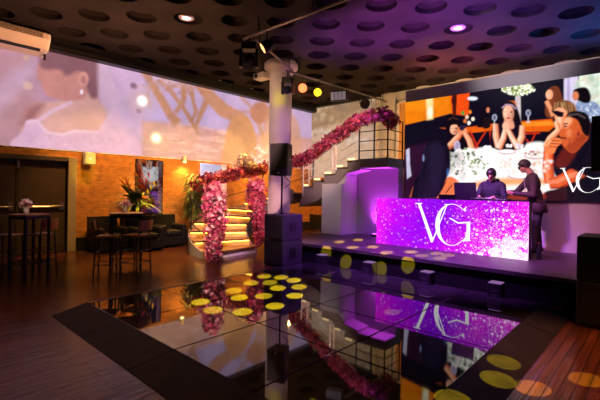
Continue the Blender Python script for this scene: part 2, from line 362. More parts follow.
# left wall: brick below, plaster above, with a doorway, an opening to the side room
b = B(); T_ = .3; ZP = 2.43
for (ya, yb, za, zb) in ((Y0, 1.2, 0, ZP), (1.2, 3.2, 2.2, ZP), (3.2, 6.84, 0, ZP), (6.84, 7.85, 2.36, ZP), (7.85, Y1, 0, ZP)): b.box((L-T_, ya, za), (L, yb, zb))
b.m = 1; b.box((L-T_, Y0, ZP), (L, Y1, HC+.2))
struct('wall_left', b, [M_brick_y, M_plaster])
b = B().box((L-T_, Y1, 0), (-4.6, Y1+.25, 2.1)); b.m = 1; b.box((L-T_, Y1, 2.1), (X1, Y1+.25, HC+.2)); b.box((-4.6, Y1, 0), (X1, Y1+.25, 2.1))
struct('wall_back', b, [M_brick_x, M_plaster])
b = B().box((-4.88, 9.25, 0), (X1, 9.5, 4.13)); struct('wall_right', b, M_greywall)
struct('baseboard_left', B().box((L, 3.4, 0), (L+.04, 6.8, .33)).box((L, 7.9, 0), (L+.04, Y1, .33)), M_blk)
struct('baseboard_back', B().box((L, Y1-.04, 0), (-5, Y1, .62)), M_blk)
struct('trim_1', B().box((L, 2.74, 4.66), (L+.26, Y1, 4.93)).box((L, 2.74, 4.72), (L+.3, Y1, 4.78)), M_blk)
struct('trim_2', B().box((L+.3, Y1-.2, 4.83), (-7.25, Y1, 4.93)), M_blk)
# side room behind the opening
b = B().box((L-2.6, 5.9, 0), (L-2.5, 9.6, 2.8)).box((L-2.6, 9.5, 0), (L-T_, 9.6, 2.8)).box((L-2.6, 5.9, 0), (L-T_, 6.0, 2.8)).box((L-2.6, 5.9, 2.7), (L-T_, 9.6, 2.8))
struct('wall_side_room', b, M_plaster)
# double door
d = bpy.data.objects.new('door_1', None); C.objects.link(d); d.location = (L, 2.2, 0); d['kind'] = 'structure'
B().box((L-.2, 3.2, 0), (L+.05, 3.38, 2.26), .01).box((L-.2, 1.02, 0), (L+.05, 1.2, 2.26), .01).build('door_frame', mat('jamb_grey', (.27, .23, .2), .5), d)
B().box((L-.2, 1.2, 2.16), (L+.04, 3.2, 2.26), .008).build('door_head', mat('head_dark', (.05, .04, .035), .5), d)
M_door = mat('door_brown', (.045, .03, .024), .4, noise=.2, nscale=2)
for ya, yb in ((1.21, 2.19), (2.23, 3.19)):
    f = B().box((L-.12, ya, .02), (L-.07, yb, 2.15), .006).build('door_leaf', M_door, d)
    B().box((L-.07, ya+.05, 1.02), (L-.04, ya+.14, 1.2)).box((L-.07, yb-.14, 1.02), (L-.04, yb-.05, 1.2)).cyl((L-.03, ya+.06, 1.1), (L-.03, yb-.06, 1.1), .022).build('push_bar', M_steel, f)
B().box((L-.12, 2.19, .02), (L-.05, 2.23, 2.15)).build('meeting_post', mat('post_dark', (.03, .025, .022), .4), d)
B().box((L-.05, 2.2, 1.96), (L-.02, 2.24, 2.12), .005).build('door_latch', M_steel, d)
# warm lit doorway beyond the landing, on the back wall
d = bpy.data.objects.new('door_2', None); C.objects.link(d); d.location = (-6.2, Y1, 2.38); d['kind'] = 'structure'
B().box((-6.62, Y1-.08, 2.38), (-6.54, Y1, 4.6)).box((-5.5, Y1-.08, 2.38), (-5.42, Y1, 4.6)).box((-6.62, Y1-.08, 4.52), (-5.42, Y1, 4.6)).build('door_frame', M_white, d)
B().box((-6.54, Y1-.03, 2.38), (-5.5, Y1-.01, 4.52)).build('door_leaf', mat('warm_light_tint', (.75, .36, .1), .5), d)  # orange base colour stands for the warm light inside the doorway
struct('wall_landing', B().box((-7.3, 11.75, 2.3), (-7.2, 11.99, 4.8)).box((-7.2, 11.9, 2.3), (-6.7, 11.99, 4.9)), M_plaster)

# ------------------------------------------------------------------ stage
st = thing('stage', (-2.5, 8, 0), 'low black stage with purple lit deck under the glowing booth', 'stage')
B().box((-7.0, 6.38, .36), (X1, 9.24, STG)).build('deck', M_deck, st)
B().box((-7.0, 6.42, 0), (X1, 6.5, .36)).box((-7.0, 6.5, 0), (-6.9, 9.2, .36)).build('fascia', M_blkmat, st)
B().box((-6.8, 8.28, STG), (-6.15, 9.2, 1.75)).box((-6.8, 8.45, 1.75), (-6.15, 9.2, 2.0)).alone('stair_pier', M_pierwall, 'plain grey boxed pier standing on the stage under the upper stairs', 'pier')
struct('wall_under_landing', B().box((-6.12, 8.95, STG), (-4.89, 9.2, 2.17)), mat('landing_wall_plaster', (.26, .24, .27), .7))

# ------------------------------------------------------------------ dance floor of glossy tiles, with ramps
df = thing('dance_floor', (-3.3, 4, 0), 'glossy black mirror-tiled dance floor with dark sloped ramp edges', 'dance floor')
xs = [-5.45, -4.43, -3.33, -2.22, -1.2]; ys = [1.93, 2.97, 4.05, 5.13, 6.22]
for i in range(4):
    for j in range(4):
        B().box((xs[i]+.006, ys[j]+.006, .005), (xs[i+1]-.006, ys[j+1]-.006, .06), .004).build('floor_tile', M_glass, df)
B().box((xs[0]-.03, ys[0], 0), (xs[-1], ys[-1]+.02, .05)).build('subframe', M_blk, df)
B().box((xs[0]-.05, ys[0], 0), (xs[0], ys[-1]+.03, .064)).box((xs[0], ys[-1], 0), (xs[-1], ys[-1]+.03, .064)).build('edge_strip', mat('edge_metal', (.1, .09, .09), .35, metal=.8), df)
yo, xo = 1.5, -.86
cut = [-5.5, -4.43, -3.33, -2.22, -1.12]
for k in range(4):
    xa, xb = cut[k]+.004, cut[k+1]-.004
    a0, b0 = (xa, xb)
    pts = [(xa if k else -5.4, yo, .004), (xb if k < 3 else xo, yo, .004), (xb if k < 3 else -1.2, 1.93, .062), (xa, 1.93, .062)]
    B().prism(pts, (0, 0, -.004)).raw([pts[0], pts[1], (pts[1][0], yo, 0), (pts[0][0], yo, 0)], [[0, 1, 2, 3]]).build('ramp', M_ramp, df)
for k in range(4):
    ya, yb = ys[k]+.004, ys[k+1]-.004
    pts = [(xo, ya if k else yo, .004), (xo, yb if k < 3 else 6.1, .004), (-1.2, yb, .062), (-1.2, ya if k else 1.93, .062)]
    B().prism(pts, (0, 0, -.004)).build('ramp', M_ramp, df)

# ------------------------------------------------------------------ projection on the left and back walls, its light put into emissive picture meshes
def shade(Pc, lo, hi, sc, seed): return (lo+(hi-lo)*vnoise(Pc.p*np.array([1, 1]), sc, seed))[:, None]
ya, yb, za, zb = .5, 11.99, 2.43, 4.66; nu, nv = 420, 90
g = np.array([(ya+(yb-ya)*i/nu, za+(zb-za)*j/nv) for j in range(nv+1) for i in range(nu+1)])
P = Picture(g); P.to = lambda x, y: (lambda q: (q.y, q.z))(at_x(x, y, L))
P.c[:] = srgb(186, 152, 178)
P.poly([(-40, 40), (30, 55), (38, 95), (30, 150), (-40, 150)], (186, 148, 160), .25)
P.poly([(-20, 100), (28, 62), (35, 74), (-10, 120)], (200, 172, 196), .12, .7)
P.poly([(104, 55), (160, 70), (150, 160), (112, 160)], (204, 176, 204), .15)
# bride in profile
P.poly([(28, 108), (48, 102), (70, 98), (73, 88), (97, 90), (99, 101), (116, 112), (122, 150), (30, 150)], (214, 172, 168), .06)
P.poly([(21, 125), (28, 107), (44, 104), (36, 118), (28, 125)], (168, 122, 130), .08)
P.poly([(41, 60), (37, 78.5), (40.5, 81.5), (41, 86), (44, 90), (47, 96), (57, 99), (70, 101), (86, 96), (88, 72), (70, 60)], (200, 148, 146), .03)
P.poly([(42, 50), (60, 50), (84, 55), (99, 62), (98.5, 94), (90, 97), (80, 72), (66, 76), (60, 70), (41, 68)], (148, 108, 122), .05)
P.ell(83, 79, 5.5, 7.5, (214, 162, 158), .03); P.ell(83.5, 80, 2.5, 4, (188, 134, 136), .02)
P.ell(81.5, 92, 1.6, 2.6, (236, 220, 232), .015)
P.poly([(98, 58), (106, 60), (125, 118), (130, 156), (119, 156), (108, 116), (99, 96)], (212, 184, 206), .06, .85)
P.poly([(20, 150), (22, 132), (27, 121), (37, 120), (46, 131), (60, 134), (75, 130), (98, 131), (106, 124), (113, 112), (119, 114), (122, 130), (140, 142), (141, 160)], (216, 182, 204), .03)
P.line([(38, 121), (52, 111), (72, 102)], [4, 4, 3], (218, 186, 206), .03); P.line([(100, 131), (108, 119), (114, 108)], 4, (218, 186, 206), .03)
P.line([(26, 122), (37, 121), (47, 132), (62, 135), (75, 131), (98, 132)], 2.2, (232, 204, 220), .03, .8)
P.speck(80, 142, 55, 7, 60, [(226, 198, 216), (206, 170, 194)], .9, .03, .6)
for (x, y, r, c) in ((133.5, 86, 3.6, (140, 104, 134)), (138.5, 111, 2.6, (158, 124, 160)), (28, 86, 5, (214, 182, 176)), (26, 58, 3, (200, 170, 150))): P.ell(x, y, r, r*.8, c, .03, .9, .5)
# seaside with trees
P.poly([(142, 40), (330, 70), (330, 170), (142, 170)], (196, 174, 206), .03, 1, False)
P.poly([(142, 121), (170, 123), (226, 131), (330, 140), (330, 175), (142, 165)], (206, 162, 160), .06, 1, False)
for _ in range(60):
    x = rng.uniform(142, 240); y = rng.uniform(124, 158); l = rng.uniform(5, 18)
    P.line([(x, y), (x+l, y+l*.08)], rng.uniform(.8, 2.2), [(226, 188, 186), (232, 200, 200), (186, 136, 128)][rng.integers(3)], .04, .6)
br = (194, 148, 126)
P.line([(143, 72), (152, 84), (162, 101), (170, 115), (178, 124)], [5, 7, 8, 8, 10], br, .05); P.line([(181, 80), (184, 92), (183, 102), (175, 113)], [6, 6, 5, 4], br, .05)
P.line([(160, 80), (170, 91), (182, 106), (190, 119), (198, 134)], [3, 4, 4, 4, 3], br, .04); P.line([(210, 94), (206, 102), (200, 115), (195, 128)], [6, 6, 5, 3], br, .04); P.line([(191, 84), (193, 98), (195, 112), (192, 122)], [3, 3, 2.5, 2], br, .04)
P.line([(146, 70), (160, 76), (176, 86), (190, 88)], [2, 3, 3, 2], br, .04, .8); P.line([(214, 82), (206, 90), (208, 100)], [2, 3, 4], br, .04, .8); P.line([(150, 84), (147, 96), (150, 108)], [2, 2, 1.5], br, .04, .7)
P.speck(165, 80, 24, 8, 60, [(196, 156, 140), (180, 140, 128), (216, 190, 206)], 1.8, .04, .5)
P.line([(198, 84), (210, 97), (223, 110), (240, 119)], [9, 12, 14, 12], (200, 152, 130), .05); P.line([(186, 84), (197, 112), (190, 122)], [2, 2.5, 2], br, .04)
P.line([(240, 96), (250, 106), (258, 122), (264, 140)], [3, 3, 4, 4], br, .05, .8); P.line([(268, 100), (250, 112), (236, 112)], [4, 3, 3], br, .05, .8)
P.speck(196, 84, 55, 14, 120, [(186, 138, 116), (206, 172, 180), (176, 130, 110)], 1.6, .03, .5)
P.poly([(222, 166), (225, 140), (230, 122), (243, 114), (251, 122), (256, 138), (257, 150), (250, 168)], (210, 158, 124), .05)
P.ell(260, 113, 10, 11, (190, 138, 122), .06); P.poly([(268, 110), (290, 112), (300, 132), (298, 168), (262, 168), (262, 140)], (204, 158, 138), .1, .8)
P.speck(262, 154, 13, 10, 60, [(232, 206, 200), (216, 178, 168), (240, 218, 214)], 1.6, .02, .8)
P.c *= shade(P, .8, 1.14, 1.1, 3); P.c = .42*(P.c/.42)**1.35; P.c *= (.88+.24*vnoise(P.p, 6, 8))[:, None]
for (x, y, r, c) in ((142, 101, 4.5, (255, 240, 235)), (156, 138, 5, (255, 235, 190))):  # glowing spots with halos painted into the emissive picture
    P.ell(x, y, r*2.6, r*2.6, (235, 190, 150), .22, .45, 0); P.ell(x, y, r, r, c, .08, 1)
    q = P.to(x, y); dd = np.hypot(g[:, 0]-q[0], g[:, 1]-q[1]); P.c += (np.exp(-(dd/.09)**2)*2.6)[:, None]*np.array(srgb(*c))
M_proj = picture_material('projected_light', .9)
ps = thing('emissive_projection', (L, 6, ZP), 'long wall projection of a bride in profile and seaside trees above the bricks', 'emissive projection')
picture_mesh('picture', nu, nv, lambda u, v: (L+.012, ya+(yb-ya)*u, za+(zb-za)*v), P.c, M_proj, ps)
B().box((L, ya, za-.02), (L+.01, yb, za)).build('lower_edge', M_white, ps)
xa, xb, za2, zb2 = L+.02, -7.3, 2.1, 4.83; nu, nv = 130, 90
g = np.array([(xa+(xb-xa)*i/nu, za2+(zb2-za2)*j/nv) for j in range(nv+1) for i in range(nu+1)])
P = Picture(g); P.to = lambda x, y: (lambda q: (q.x, q.z))(at_y(x, y, 12))
P.c[:] = srgb(206, 172, 148)
P.poly([(296, 100), (390, 90), (390, 128), (350, 122), (322, 128), (296, 140)], (158, 126, 96), .15)
P.speck(345, 110, 46, 13, 260, [(140, 110, 84), (190, 160, 128), (206, 178, 146), (150, 122, 92)], 2.2, .03, .5)
for (a, c, d) in (((296, 138), (312, 126), (334, 122)), ((298, 142), (318, 134), (345, 130)), ((300, 130), (310, 120), (322, 112))): P.line([a, c, d], [3, 2, 1], (140, 104, 78), .04, .8)
P.speck(330, 138, 40, 8, 60, [(232, 208, 190), (240, 222, 210), (196, 160, 136)], 2.4, .05, .6)
P.ell(342, 107.5, 5.5, 4.5, (140, 112, 96), .05, .9)
P.c *= shade(P, .75, 1.15, 1.6, 5); P.c *= (.8+.4*vnoise(P.p, 7, 9))[:, None]
ps = thing('emissive_projection', (-9, 12, 2.4), 'back wall projection of cream palms and pale sand behind the stairs', 'emissive projection')
picture_mesh('picture', nu, nv, lambda u, v: (xa+(xb-xa)*u, 11.985, za2+(zb2-za2)*v), P.c, M_proj, ps)
B().box((xa, 11.975, za2-.02), (xb, 11.985, za2)).build('lower_edge', M_white, ps)

# ------------------------------------------------------------------ LED wall
exec_led = True
xa, xb, za, zb = -4.87, .1, 1.43, 3.83; nu, nv = 440, 210
g = np.array([(xa+(xb-xa)*i/nu, za+(zb-za)*j/nv) for j in range(nv+1) for i in range(nu+1)])
YL = 9.19
P = Picture(g); P.to = lambda x, y: (lambda q: (q.x, q.z))(at_y(x, y, YL))
S_ = (236, 146, 104); SR = (236, 110, 56); SD = (196, 84, 44); HB = (16, 8, 16); NV = (14, 10, 26); WH = (250, 246, 244)
P.c[:] = srgb(*NV)
P.poly([(404, 148), (440, 140), (440, 200), (404, 200)], (44, 14, 40), .06, 1, False)
P.poly([(405, 100), (468, 90), (468, 112), (452, 113), (430, 119), (405, 125)], (226, 118, 12), .015, 1, False)
P.ell(420, 104, 18, 7, (236, 140, 20), .08, .6); P.poly([(426, 98), (433, 97), (433, 119), (427, 120)], (255, 226, 150), .03, .95, False); P.ell(430, 112, 2.4, 6, (255, 250, 220), .03, .9)
P.poly([(450, 92), (470, 89), (468, 116), (452, 114)], (232, 74, 16), .015, 1, False); P.poly([(452, 95), (457, 94), (456, 116), (453, 116)], (70, 20, 12), .015, 1, False); P.ell(454, 101, 2.5, 4, (60, 16, 16), .02)
P.poly([(406, 150), (409.5, 148), (410, 164), (411.5, 176), (407, 179)], (186, 180, 206), .015, 1, False)
P.ell(472.5, 98.5, 5, 1.8, (226, 236, 255), .02)
# tables behind
P.poly([(440, 128), (470, 127), (498, 123), (552, 119), (558, 131), (520, 132), (498, 130), (470, 133)], (226, 92, 16), .012, 1, False); P.poly([(500, 124), (550, 121), (556, 125), (500, 128)], (248, 148, 40), .02, .8, False)
for q in (((470, 131), (478, 148)), ((486, 131), (474, 150)), ((490, 131), (492, 150)), ((466, 132), (462, 148)), ((520, 133), (534, 148)), ((536, 132), (528, 150)), ((514, 134), (540, 133))): P.line(q, 1.7, (196, 42, 20), .01)
for (x, y, c) in ((463, 113, (90, 150, 60)), (467, 117, (240, 190, 160)), (470, 112, (230, 120, 40)), (465, 121, (210, 110, 60)), (469, 123, (250, 240, 230)), (473, 119, (230, 220, 200))): P.ell(x, y, 1.7, 2, c, .012)
# woman sitting far behind
P.poly([(480, 122), (481, 110), (485, 106), (489.5, 107), (489, 114), (486, 126), (477, 127)], HB, .012); P.ell(488, 110, 1.7, 2.8, (206, 120, 90), .01); P.poly([(484, 118), (489, 118), (490, 127), (483, 128)], (30, 16, 22), .01)
for (x, y) in ((494.6, 117.5), (528.3, 113)): P.ell(x, y, 2.6, 3.4, (176, 180, 206), .012, .8); P.ell(x, y, 1.4, 2.2, (60, 50, 80), .012, .8); P.line([(x, y+3), (x, y+9)], .9, (214, 214, 230), .01); P.line([(x-2, y+9), (x+2, y+9)], 1, (214, 214, 230), .01)
# tall flower arrangement
P.poly([(515.5, 95), (520.5, 95), (521, 122), (514, 122)], (206, 190, 196), .012, 1, False)
P.ell(518.5, 89, 15, 5, (176, 186, 120), .03); P.speck(518.5, 89, 17, 6.2, 150, [(252, 252, 238), (236, 240, 206), (148, 168, 84), (255, 255, 250), (90, 110, 50)], 1.2, .008, .95)
P.ell(512, 104, 4.6, 3, (236, 120, 40), .02)
# pale pillar, painting, two women beyond
P.poly([(564, 70), (578, 68), (578, 116), (564, 116)], (206, 194, 222), .015, 1, False); P.poly([(567, 70), (570, 70), (570, 116), (567, 116)], (176, 160, 200), .012, 1, False)
P.poly([(579, 66), (640, 54), (640, 118), (579, 112)], (216, 226, 212), .015, 1, False); P.speck(605, 88, 30, 16, 160, [(196, 212, 190), (236, 240, 232), (168, 192, 176), (214, 206, 184)], 2, .02, .6)
P.poly([(546, 102), (550, 92), (560, 95), (562, 112), (556, 118), (546, 116)], (120, 56, 32), .015); P.poly([(546, 94), (551, 87), (558, 87), (562, 97), (563, 106), (557, 108), (553, 98)], (106, 48, 26), .012); P.ell(549.5, 94.5, 3.6, 5, (232, 152, 112), .012); P.line([(546.5, 101), (550, 108), (553, 116)], 4, (236, 150, 108), .012)
P.poly([(571, 118), (576, 104), (586, 101), (598, 104), (604, 122)], (136, 152, 190), .015); P.speck(588, 111, 12, 7, 40, [(216, 222, 236), (100, 116, 160)], 1.2, .01, .7)
P.poly([(573, 92), (578, 88), (587, 88), (591, 97), (588, 103), (579, 101)], HB, .012); P.ell(575.5, 96, 3.2, 4.6, (206, 120, 84), .012)
# white table
P.poly([(446, 165), (455, 158), (468, 152), (480, 148), (500, 146), (520, 145), (540, 142), (556, 150), (552, 170), (560, 186), (538, 200), (440, 202), (446, 190)], WH, .03)
P.poly([(436, 196), (468, 184), (500, 178), (540, 178), (545, 184), (500, 186), (470, 190), (452, 202)], (240, 150, 70), .05, .9)
P.poly([(452, 202), (470, 192), (520, 192), (530, 202)], (40, 14, 30), .02)
# middle woman resting chin on hands
P.poly([(500, 148), (499, 132), (502, 110), (507, 102), (513, 102), (518, 110), (522, 128), (520, 148)], HB, .015)
P.poly([(492, 148), (493, 126), (500, 120), (516, 120), (523, 128), (524, 148)], (22, 10, 26), .015)
P.ell(508.5, 113.5, 5.4, 8.6, (242, 176, 150), .015); P.poly([(505.5, 118), (511.5, 118), (514, 128), (504, 128)], (236, 160, 130), .015)
P.line([(502, 108), (506, 104.5), (512, 105), (516, 109)], 1.4, (176, 140, 170), .008)
for (x, y, rx, ry, c) in ((506.2, 112, 1.3, .6, (60, 24, 24)), (511, 112, 1.3, .6, (60, 24, 24)), (508.7, 118, 2, .8, (190, 60, 60)), (508.5, 115, .9, 1.5, (222, 140, 112))): P.ell(x, y, rx, ry, c, .006)
P.limb([(495, 124), (495.5, 136), (498, 147)], [5, 6, 5.5], (240, 166, 130)); P.limb([(498, 148), (503, 138), (505.5, 128)], [6, 5, 4], (244, 178, 146))
P.limb([(522, 126), (521.5, 136), (517, 147)], [5, 6, 5.5], (240, 166, 130)); P.limb([(518, 148), (512, 138), (507, 128)], [6, 5, 4], (244, 178, 146))
P.ell(506, 126, 3.6, 4.2, (246, 184, 154), .012)
# plates
for (x, y, r) in ((507, 152, 9), (536, 156, 12), (520, 176, 12)): P.ell(x, y, r, r*.28, (206, 150, 160), .012); P.ell(x, y-.5, r*.9, r*.22, WH, .012)
P.speck(534, 153, 9, 2.5, 18, [(190, 70, 50), (120, 60, 60), (240, 210, 190)], 1.1, .01, .9); P.speck(515, 146, 9, 3, 16, [(250, 240, 235), (210, 190, 200)], 1.4, .01)
# woman photographing
P.poly([(443, 168), (445, 148), (449, 136), (460, 133), (470, 137), (473, 152), (470, 168)], (14, 8, 18), .015)
P.poly([(445.5, 128), (446, 118), (452, 115.5), (459, 118), (461, 124), (456, 126), (452, 124), (448, 134)], HB, .012)
P.ell(454, 129, 4.2, 5.6, (240, 164, 130), .012); P.poly([(446, 128), (447, 119), (452, 116), (459, 118), (461, 125), (457, 124.5), (451, 125.5), (449.5, 130)], HB, .01); P.line([(448, 120), (453, 117.5), (458, 119.5)], 1, (90, 50, 46), .012, .8)
for (x, y) in ((452.3, 128.4), (456.3, 128.4)): P.ell(x, y, 1.1, .6, (50, 20, 26), .006)
P.ell(454.5, 132, 1.6, .7, (196, 70, 70), .006)
P.limb([(446.5, 148), (452, 143), (458, 136), (461, 131)], [5, 6, 5, 4.5], S_); P.limb([(472, 150), (469, 140), (464, 132)], [6, 5.5, 4.5], S_)
P.poly([(459.5, 125.5), (465.5, 125), (466, 130), (460, 130.5)], (40, 30, 60), .006, 1, False); P.ell(461, 132.5, 2.6, 2, S_, .008); P.ell(465.5, 130.5, 1.8, 2.2, S_, .008)
P.ell(457, 146, 3.2, 5.5, (206, 196, 224), .012, .8); P.ell(457, 146, 2, 4, (150, 130, 170), .012, .7)
# low white flowers
P.ell(466, 163, 21, 11, (206, 206, 196), .05); P.speck(466, 162, 23, 13, 420, [(255, 254, 250), (250, 240, 240), (240, 242, 232), (150, 166, 120), (255, 250, 250), (250, 226, 230), (80, 96, 66)], 1.5, .01, .95); P.speck(487, 155, 5, 10, 40, [WH, (240, 240, 250)], 1.6, .01)
# woman with sunglasses
P.poly([(544, 148), (549, 132), (558, 126), (572, 130), (572, 160), (556, 168), (546, 158)], (18, 10, 18), .015)
P.poly([(552, 112), (555, 104), (561, 100.5), (570, 101), (576, 107), (577, 116), (568, 118)], (120, 74, 44), .015)
for _ in range(14): x = rng.uniform(555, 574); P.line([(x, 102.5), (x+rng.uniform(-2, 3), 112)], .8, [(206, 158, 104), (84, 46, 26), (226, 180, 126)][rng.integers(3)], .01, .6)
P.poly([(555, 110), (562, 108), (567, 113), (566, 126), (560, 130), (556, 124)], (240, 158, 118), .012); P.ell(559, 119, 1.8, 4, (255, 206, 170), .02, .7)
P.poly([(551.5, 111.5), (557, 110.5), (564, 112.5), (563, 117), (558, 117), (555, 114.5)], (24, 8, 20), .008, 1, False); P.ell(557, 123, 1.6, .8, (196, 70, 64), .006)
P.limb([(545, 147), (550, 138), (558, 130), (556, 122)], [6, 6, 5, 4], (240, 160, 116))
# man in profile, hand at his mouth
P.limb([(558, 182), (572, 176), (584, 172)], [12, 15, 15], (214, 84, 40))
P.poly([(563, 205), (565, 186), (574, 182), (586, 176), (566, 166), (572, 154), (580, 146), (590, 139), (630, 138), (650, 160), (650, 205)], (12, 9, 22), .02, 1, False)
P.poly([(556, 160), (566, 146), (575, 150), (574, 158), (564, 168), (556, 166)], (96, 26, 22), .03)
P.poly([(563, 118), (569, 113), (580, 113), (590, 122), (588, 138), (584, 143), (574, 153), (566, 149), (562, 144), (561, 138), (559.2, 134.5), (562, 128), (562.5, 123)], (214, 92, 44), .012)
P.poly([(566, 148), (574, 140), (578, 134), (588, 137), (583, 144), (574, 153)], (160, 54, 28), .03, .8)
P.poly([(566, 118), (569, 112.5), (578, 111), (587, 114), (591, 125), (588.5, 136), (583, 133), (580.5, 126), (577, 120), (571, 117.5)], (16, 10, 16), .012)
P.line([(569, 115), (578, 114), (585, 118)], 1, (110, 90, 90), .02, .7)
P.ell(578, 133.5, 2.3, 4.2, (214, 84, 44), .012); P.ell(578.3, 134, 1, 2.4, (120, 36, 22), .01)
P.poly([(564, 119), (569, 117), (572, 121), (566, 128), (563.5, 124)], (255, 186, 140), .03, .7); P.ell(569, 133, 2.6, 4, (248, 150, 98), .03, .6)
P.line([(563.5, 124), (568, 123.6)], 1.2, (50, 16, 14), .008); P.ell(565.5, 126.3, 1.6, .8, (60, 20, 18), .008); P.line([(561, 137.5), (566, 138.5)], 1.4, (60, 22, 20), .01); P.line([(570, 139), (569, 146)], 1, (130, 44, 28), .015, .7)
P.limb([(549.5, 182), (547, 168), (548, 152)], [10, 10.5, 9], (228, 96, 44)); P.limb([(549, 183), (558, 182), (566, 178)], [10, 12, 12], (220, 90, 42))
P.poly([(544.5, 151), (546, 143), (552, 138), (560, 138.5), (561.5, 143), (557, 147), (553, 154)], (238, 124, 70), .012)
for (a, b_) in (((552, 140.5), (560, 141)), ((551, 143.5), (560.5, 144)), ((550, 146.5), (557, 147))): P.line([a, b_], .8, (150, 50, 30), .006)
P.line([(546.5, 146), (551, 140)], 1.4, (255, 196, 150), .012, .8)
P.poly([(538, 202), (545, 192), (556, 189), (566, 187), (564, 202)], (50, 18, 26), .02); P.poly([(500, 202), (528, 186), (544, 192), (540, 202)], (176, 60, 30), .03, .5)
# woman with long dark hair, back to us
P.poly([(430, 202), (434, 188), (448, 177), (457, 180), (462, 190), (462, 202)], (236, 118, 66), .02); P.line([(441, 190), (446, 182)], 1, (90, 30, 26), .008); P.line([(446, 193), (452, 185)], 1, (90, 30, 26), .008)
P.poly([(410, 196), (414, 186), (420, 194), (418, 202), (408, 202)], (196, 90, 54), .02)
P.poly([(412, 203), (414, 184), (421, 170), (424, 152), (429, 142), (437, 138), (445, 140), (450, 152), (450, 168), (446, 180), (441, 192), (434, 200), (428, 203)], (14, 10, 22), .02)
P.poly([(430, 146), (440, 144), (444, 166), (436, 190), (430, 180)], (36, 28, 56), .06, .6); P.ell(423.5, 158, 1, 3.6, (150, 170, 230), .012, .9); P.ell(448, 172, 1, 3.5, (70, 130, 220), .03, .9)
for (x, y, rx, ry) in ((505.5, 112, 2, 5), (452.5, 129, 1.6, 3.4), (548.2, 95, 1.6, 3)): P.ell(x, y, rx, ry, (255, 214, 176), .03, .5)
for (x, y, rx, ry) in ((512.5, 115, 1.6, 6), (457, 131, 1.2, 3.4)): P.ell(x, y, rx, ry, (140, 48, 24), .03, .5)
for _ in range(26): x = rng.uniform(424, 447); P.line([(x, 146), (x-rng.uniform(0, 8), 170), (x-rng.uniform(2, 14), 198)], .8, [(40, 30, 64), (8, 6, 14), (40, 32, 60)][rng.integers(3)], .012, .3)
P.speck(525, 165, 30, 8, 70, [(255, 236, 222), (240, 206, 190), (255, 255, 255), (228, 180, 160)], 1.6, .02, .7); P.speck(592, 168, 14, 16, 20, [(22, 16, 34), (6, 4, 12)], 2, .04, .5)
P.speck(440, 170, 26, 24, 30, [(30, 14, 40)], 3, .08, .3)
P.grade(2.2, .78, 1.2, 4); P.grade(11, .86, 1.14, 6)
M_led = picture_material('led_picture', 1.2, 1)
lw = thing('led_video_wall', (-2.4, YL, 1.43), 'wide video wall showing people seated at a white table with flowers', 'video wall')
picture_mesh('picture', nu, nv, lambda u, v: (xa+(xb-xa)*u, YL-.002, za+(zb-za)*v), P.c, M_led, lw)
B().box((xa, YL, za), (xb, 9.25, zb)).build('cabinet', M_blk, lw)

# ------------------------------------------------------------------ VG lettering
def bp(x, y): q = at_y(410+x/7.271, 195+y/7.271, 7.6); return (q.x, q.z)
def letters():
    polys = [[(40, 58), (90, 58), (90, 63), (78, 66), (168, 318), (163, 344), (153, 344), (60, 67), (40, 63)],
             [(160, 334), (165, 344), (271, 78), (266, 74)], [(250, 66), (284, 66), (284, 72), (250, 72)]]
    def arc(cx, cy, ro, rio, t0, t1, wf, n=26):
        o, i = [], []
        for k in range(n+1):
            t = math.radians(t0+(t1-t0)*k/n); wd = wf(t); o.append((cx+ro*math.cos(t), cy-rio*math.sin(t))); i.append((cx+(ro-wd)*math.cos(t), cy-(rio-wd*.6)*math.sin(t)))
        return o+i[::-1]
    polys.append(arc(305, 216, 120, 152, 48, 312, lambda t: 6+25*max(0, -math.cos(t))**1.5))
    polys += [[(385, 106), (398, 94), (412, 112), (400, 116)], [(414, 200), (440, 196), (436, 322), (442, 334), (396, 336), (412, 322)], [(284, 168), (296, 166), (352, 198), (440, 194), (440, 204), (350, 208)], [(384, 330), (412, 300), (414, 318), (392, 344)]]
    return polys
def place_letters(name, parent, X, Z, scale, y, m):
    b = B(); k0 = bp(40, 344)
    for i, pl in enumerate(letters()):
        q = [((bp(*p)[0]-k0[0])*scale+X, (bp(*p)[1]-k0[1])*scale+Z) for p in pl]
        yy = y-.001*i
        if len(q) > 20:
            n = len(q)//2
            for k in range(n-1): b.prism([(q[j][0], yy, q[j][1]) for j in (k, k+1, 2*n-2-k, 2*n-1-k)], (0, -.004, 0))
        else: b.prism([(x, yy, z) for x, z in q], (0, -.004, 0))
    return b.build(name, m, parent)
M_logo = emitter('logo_white', (1, .96, 1), 1.25)
q = at_y(560, 193.5, YL); place_letters('lettering', lw, -1.5, 1.588, .6, YL-.006, M_logo)
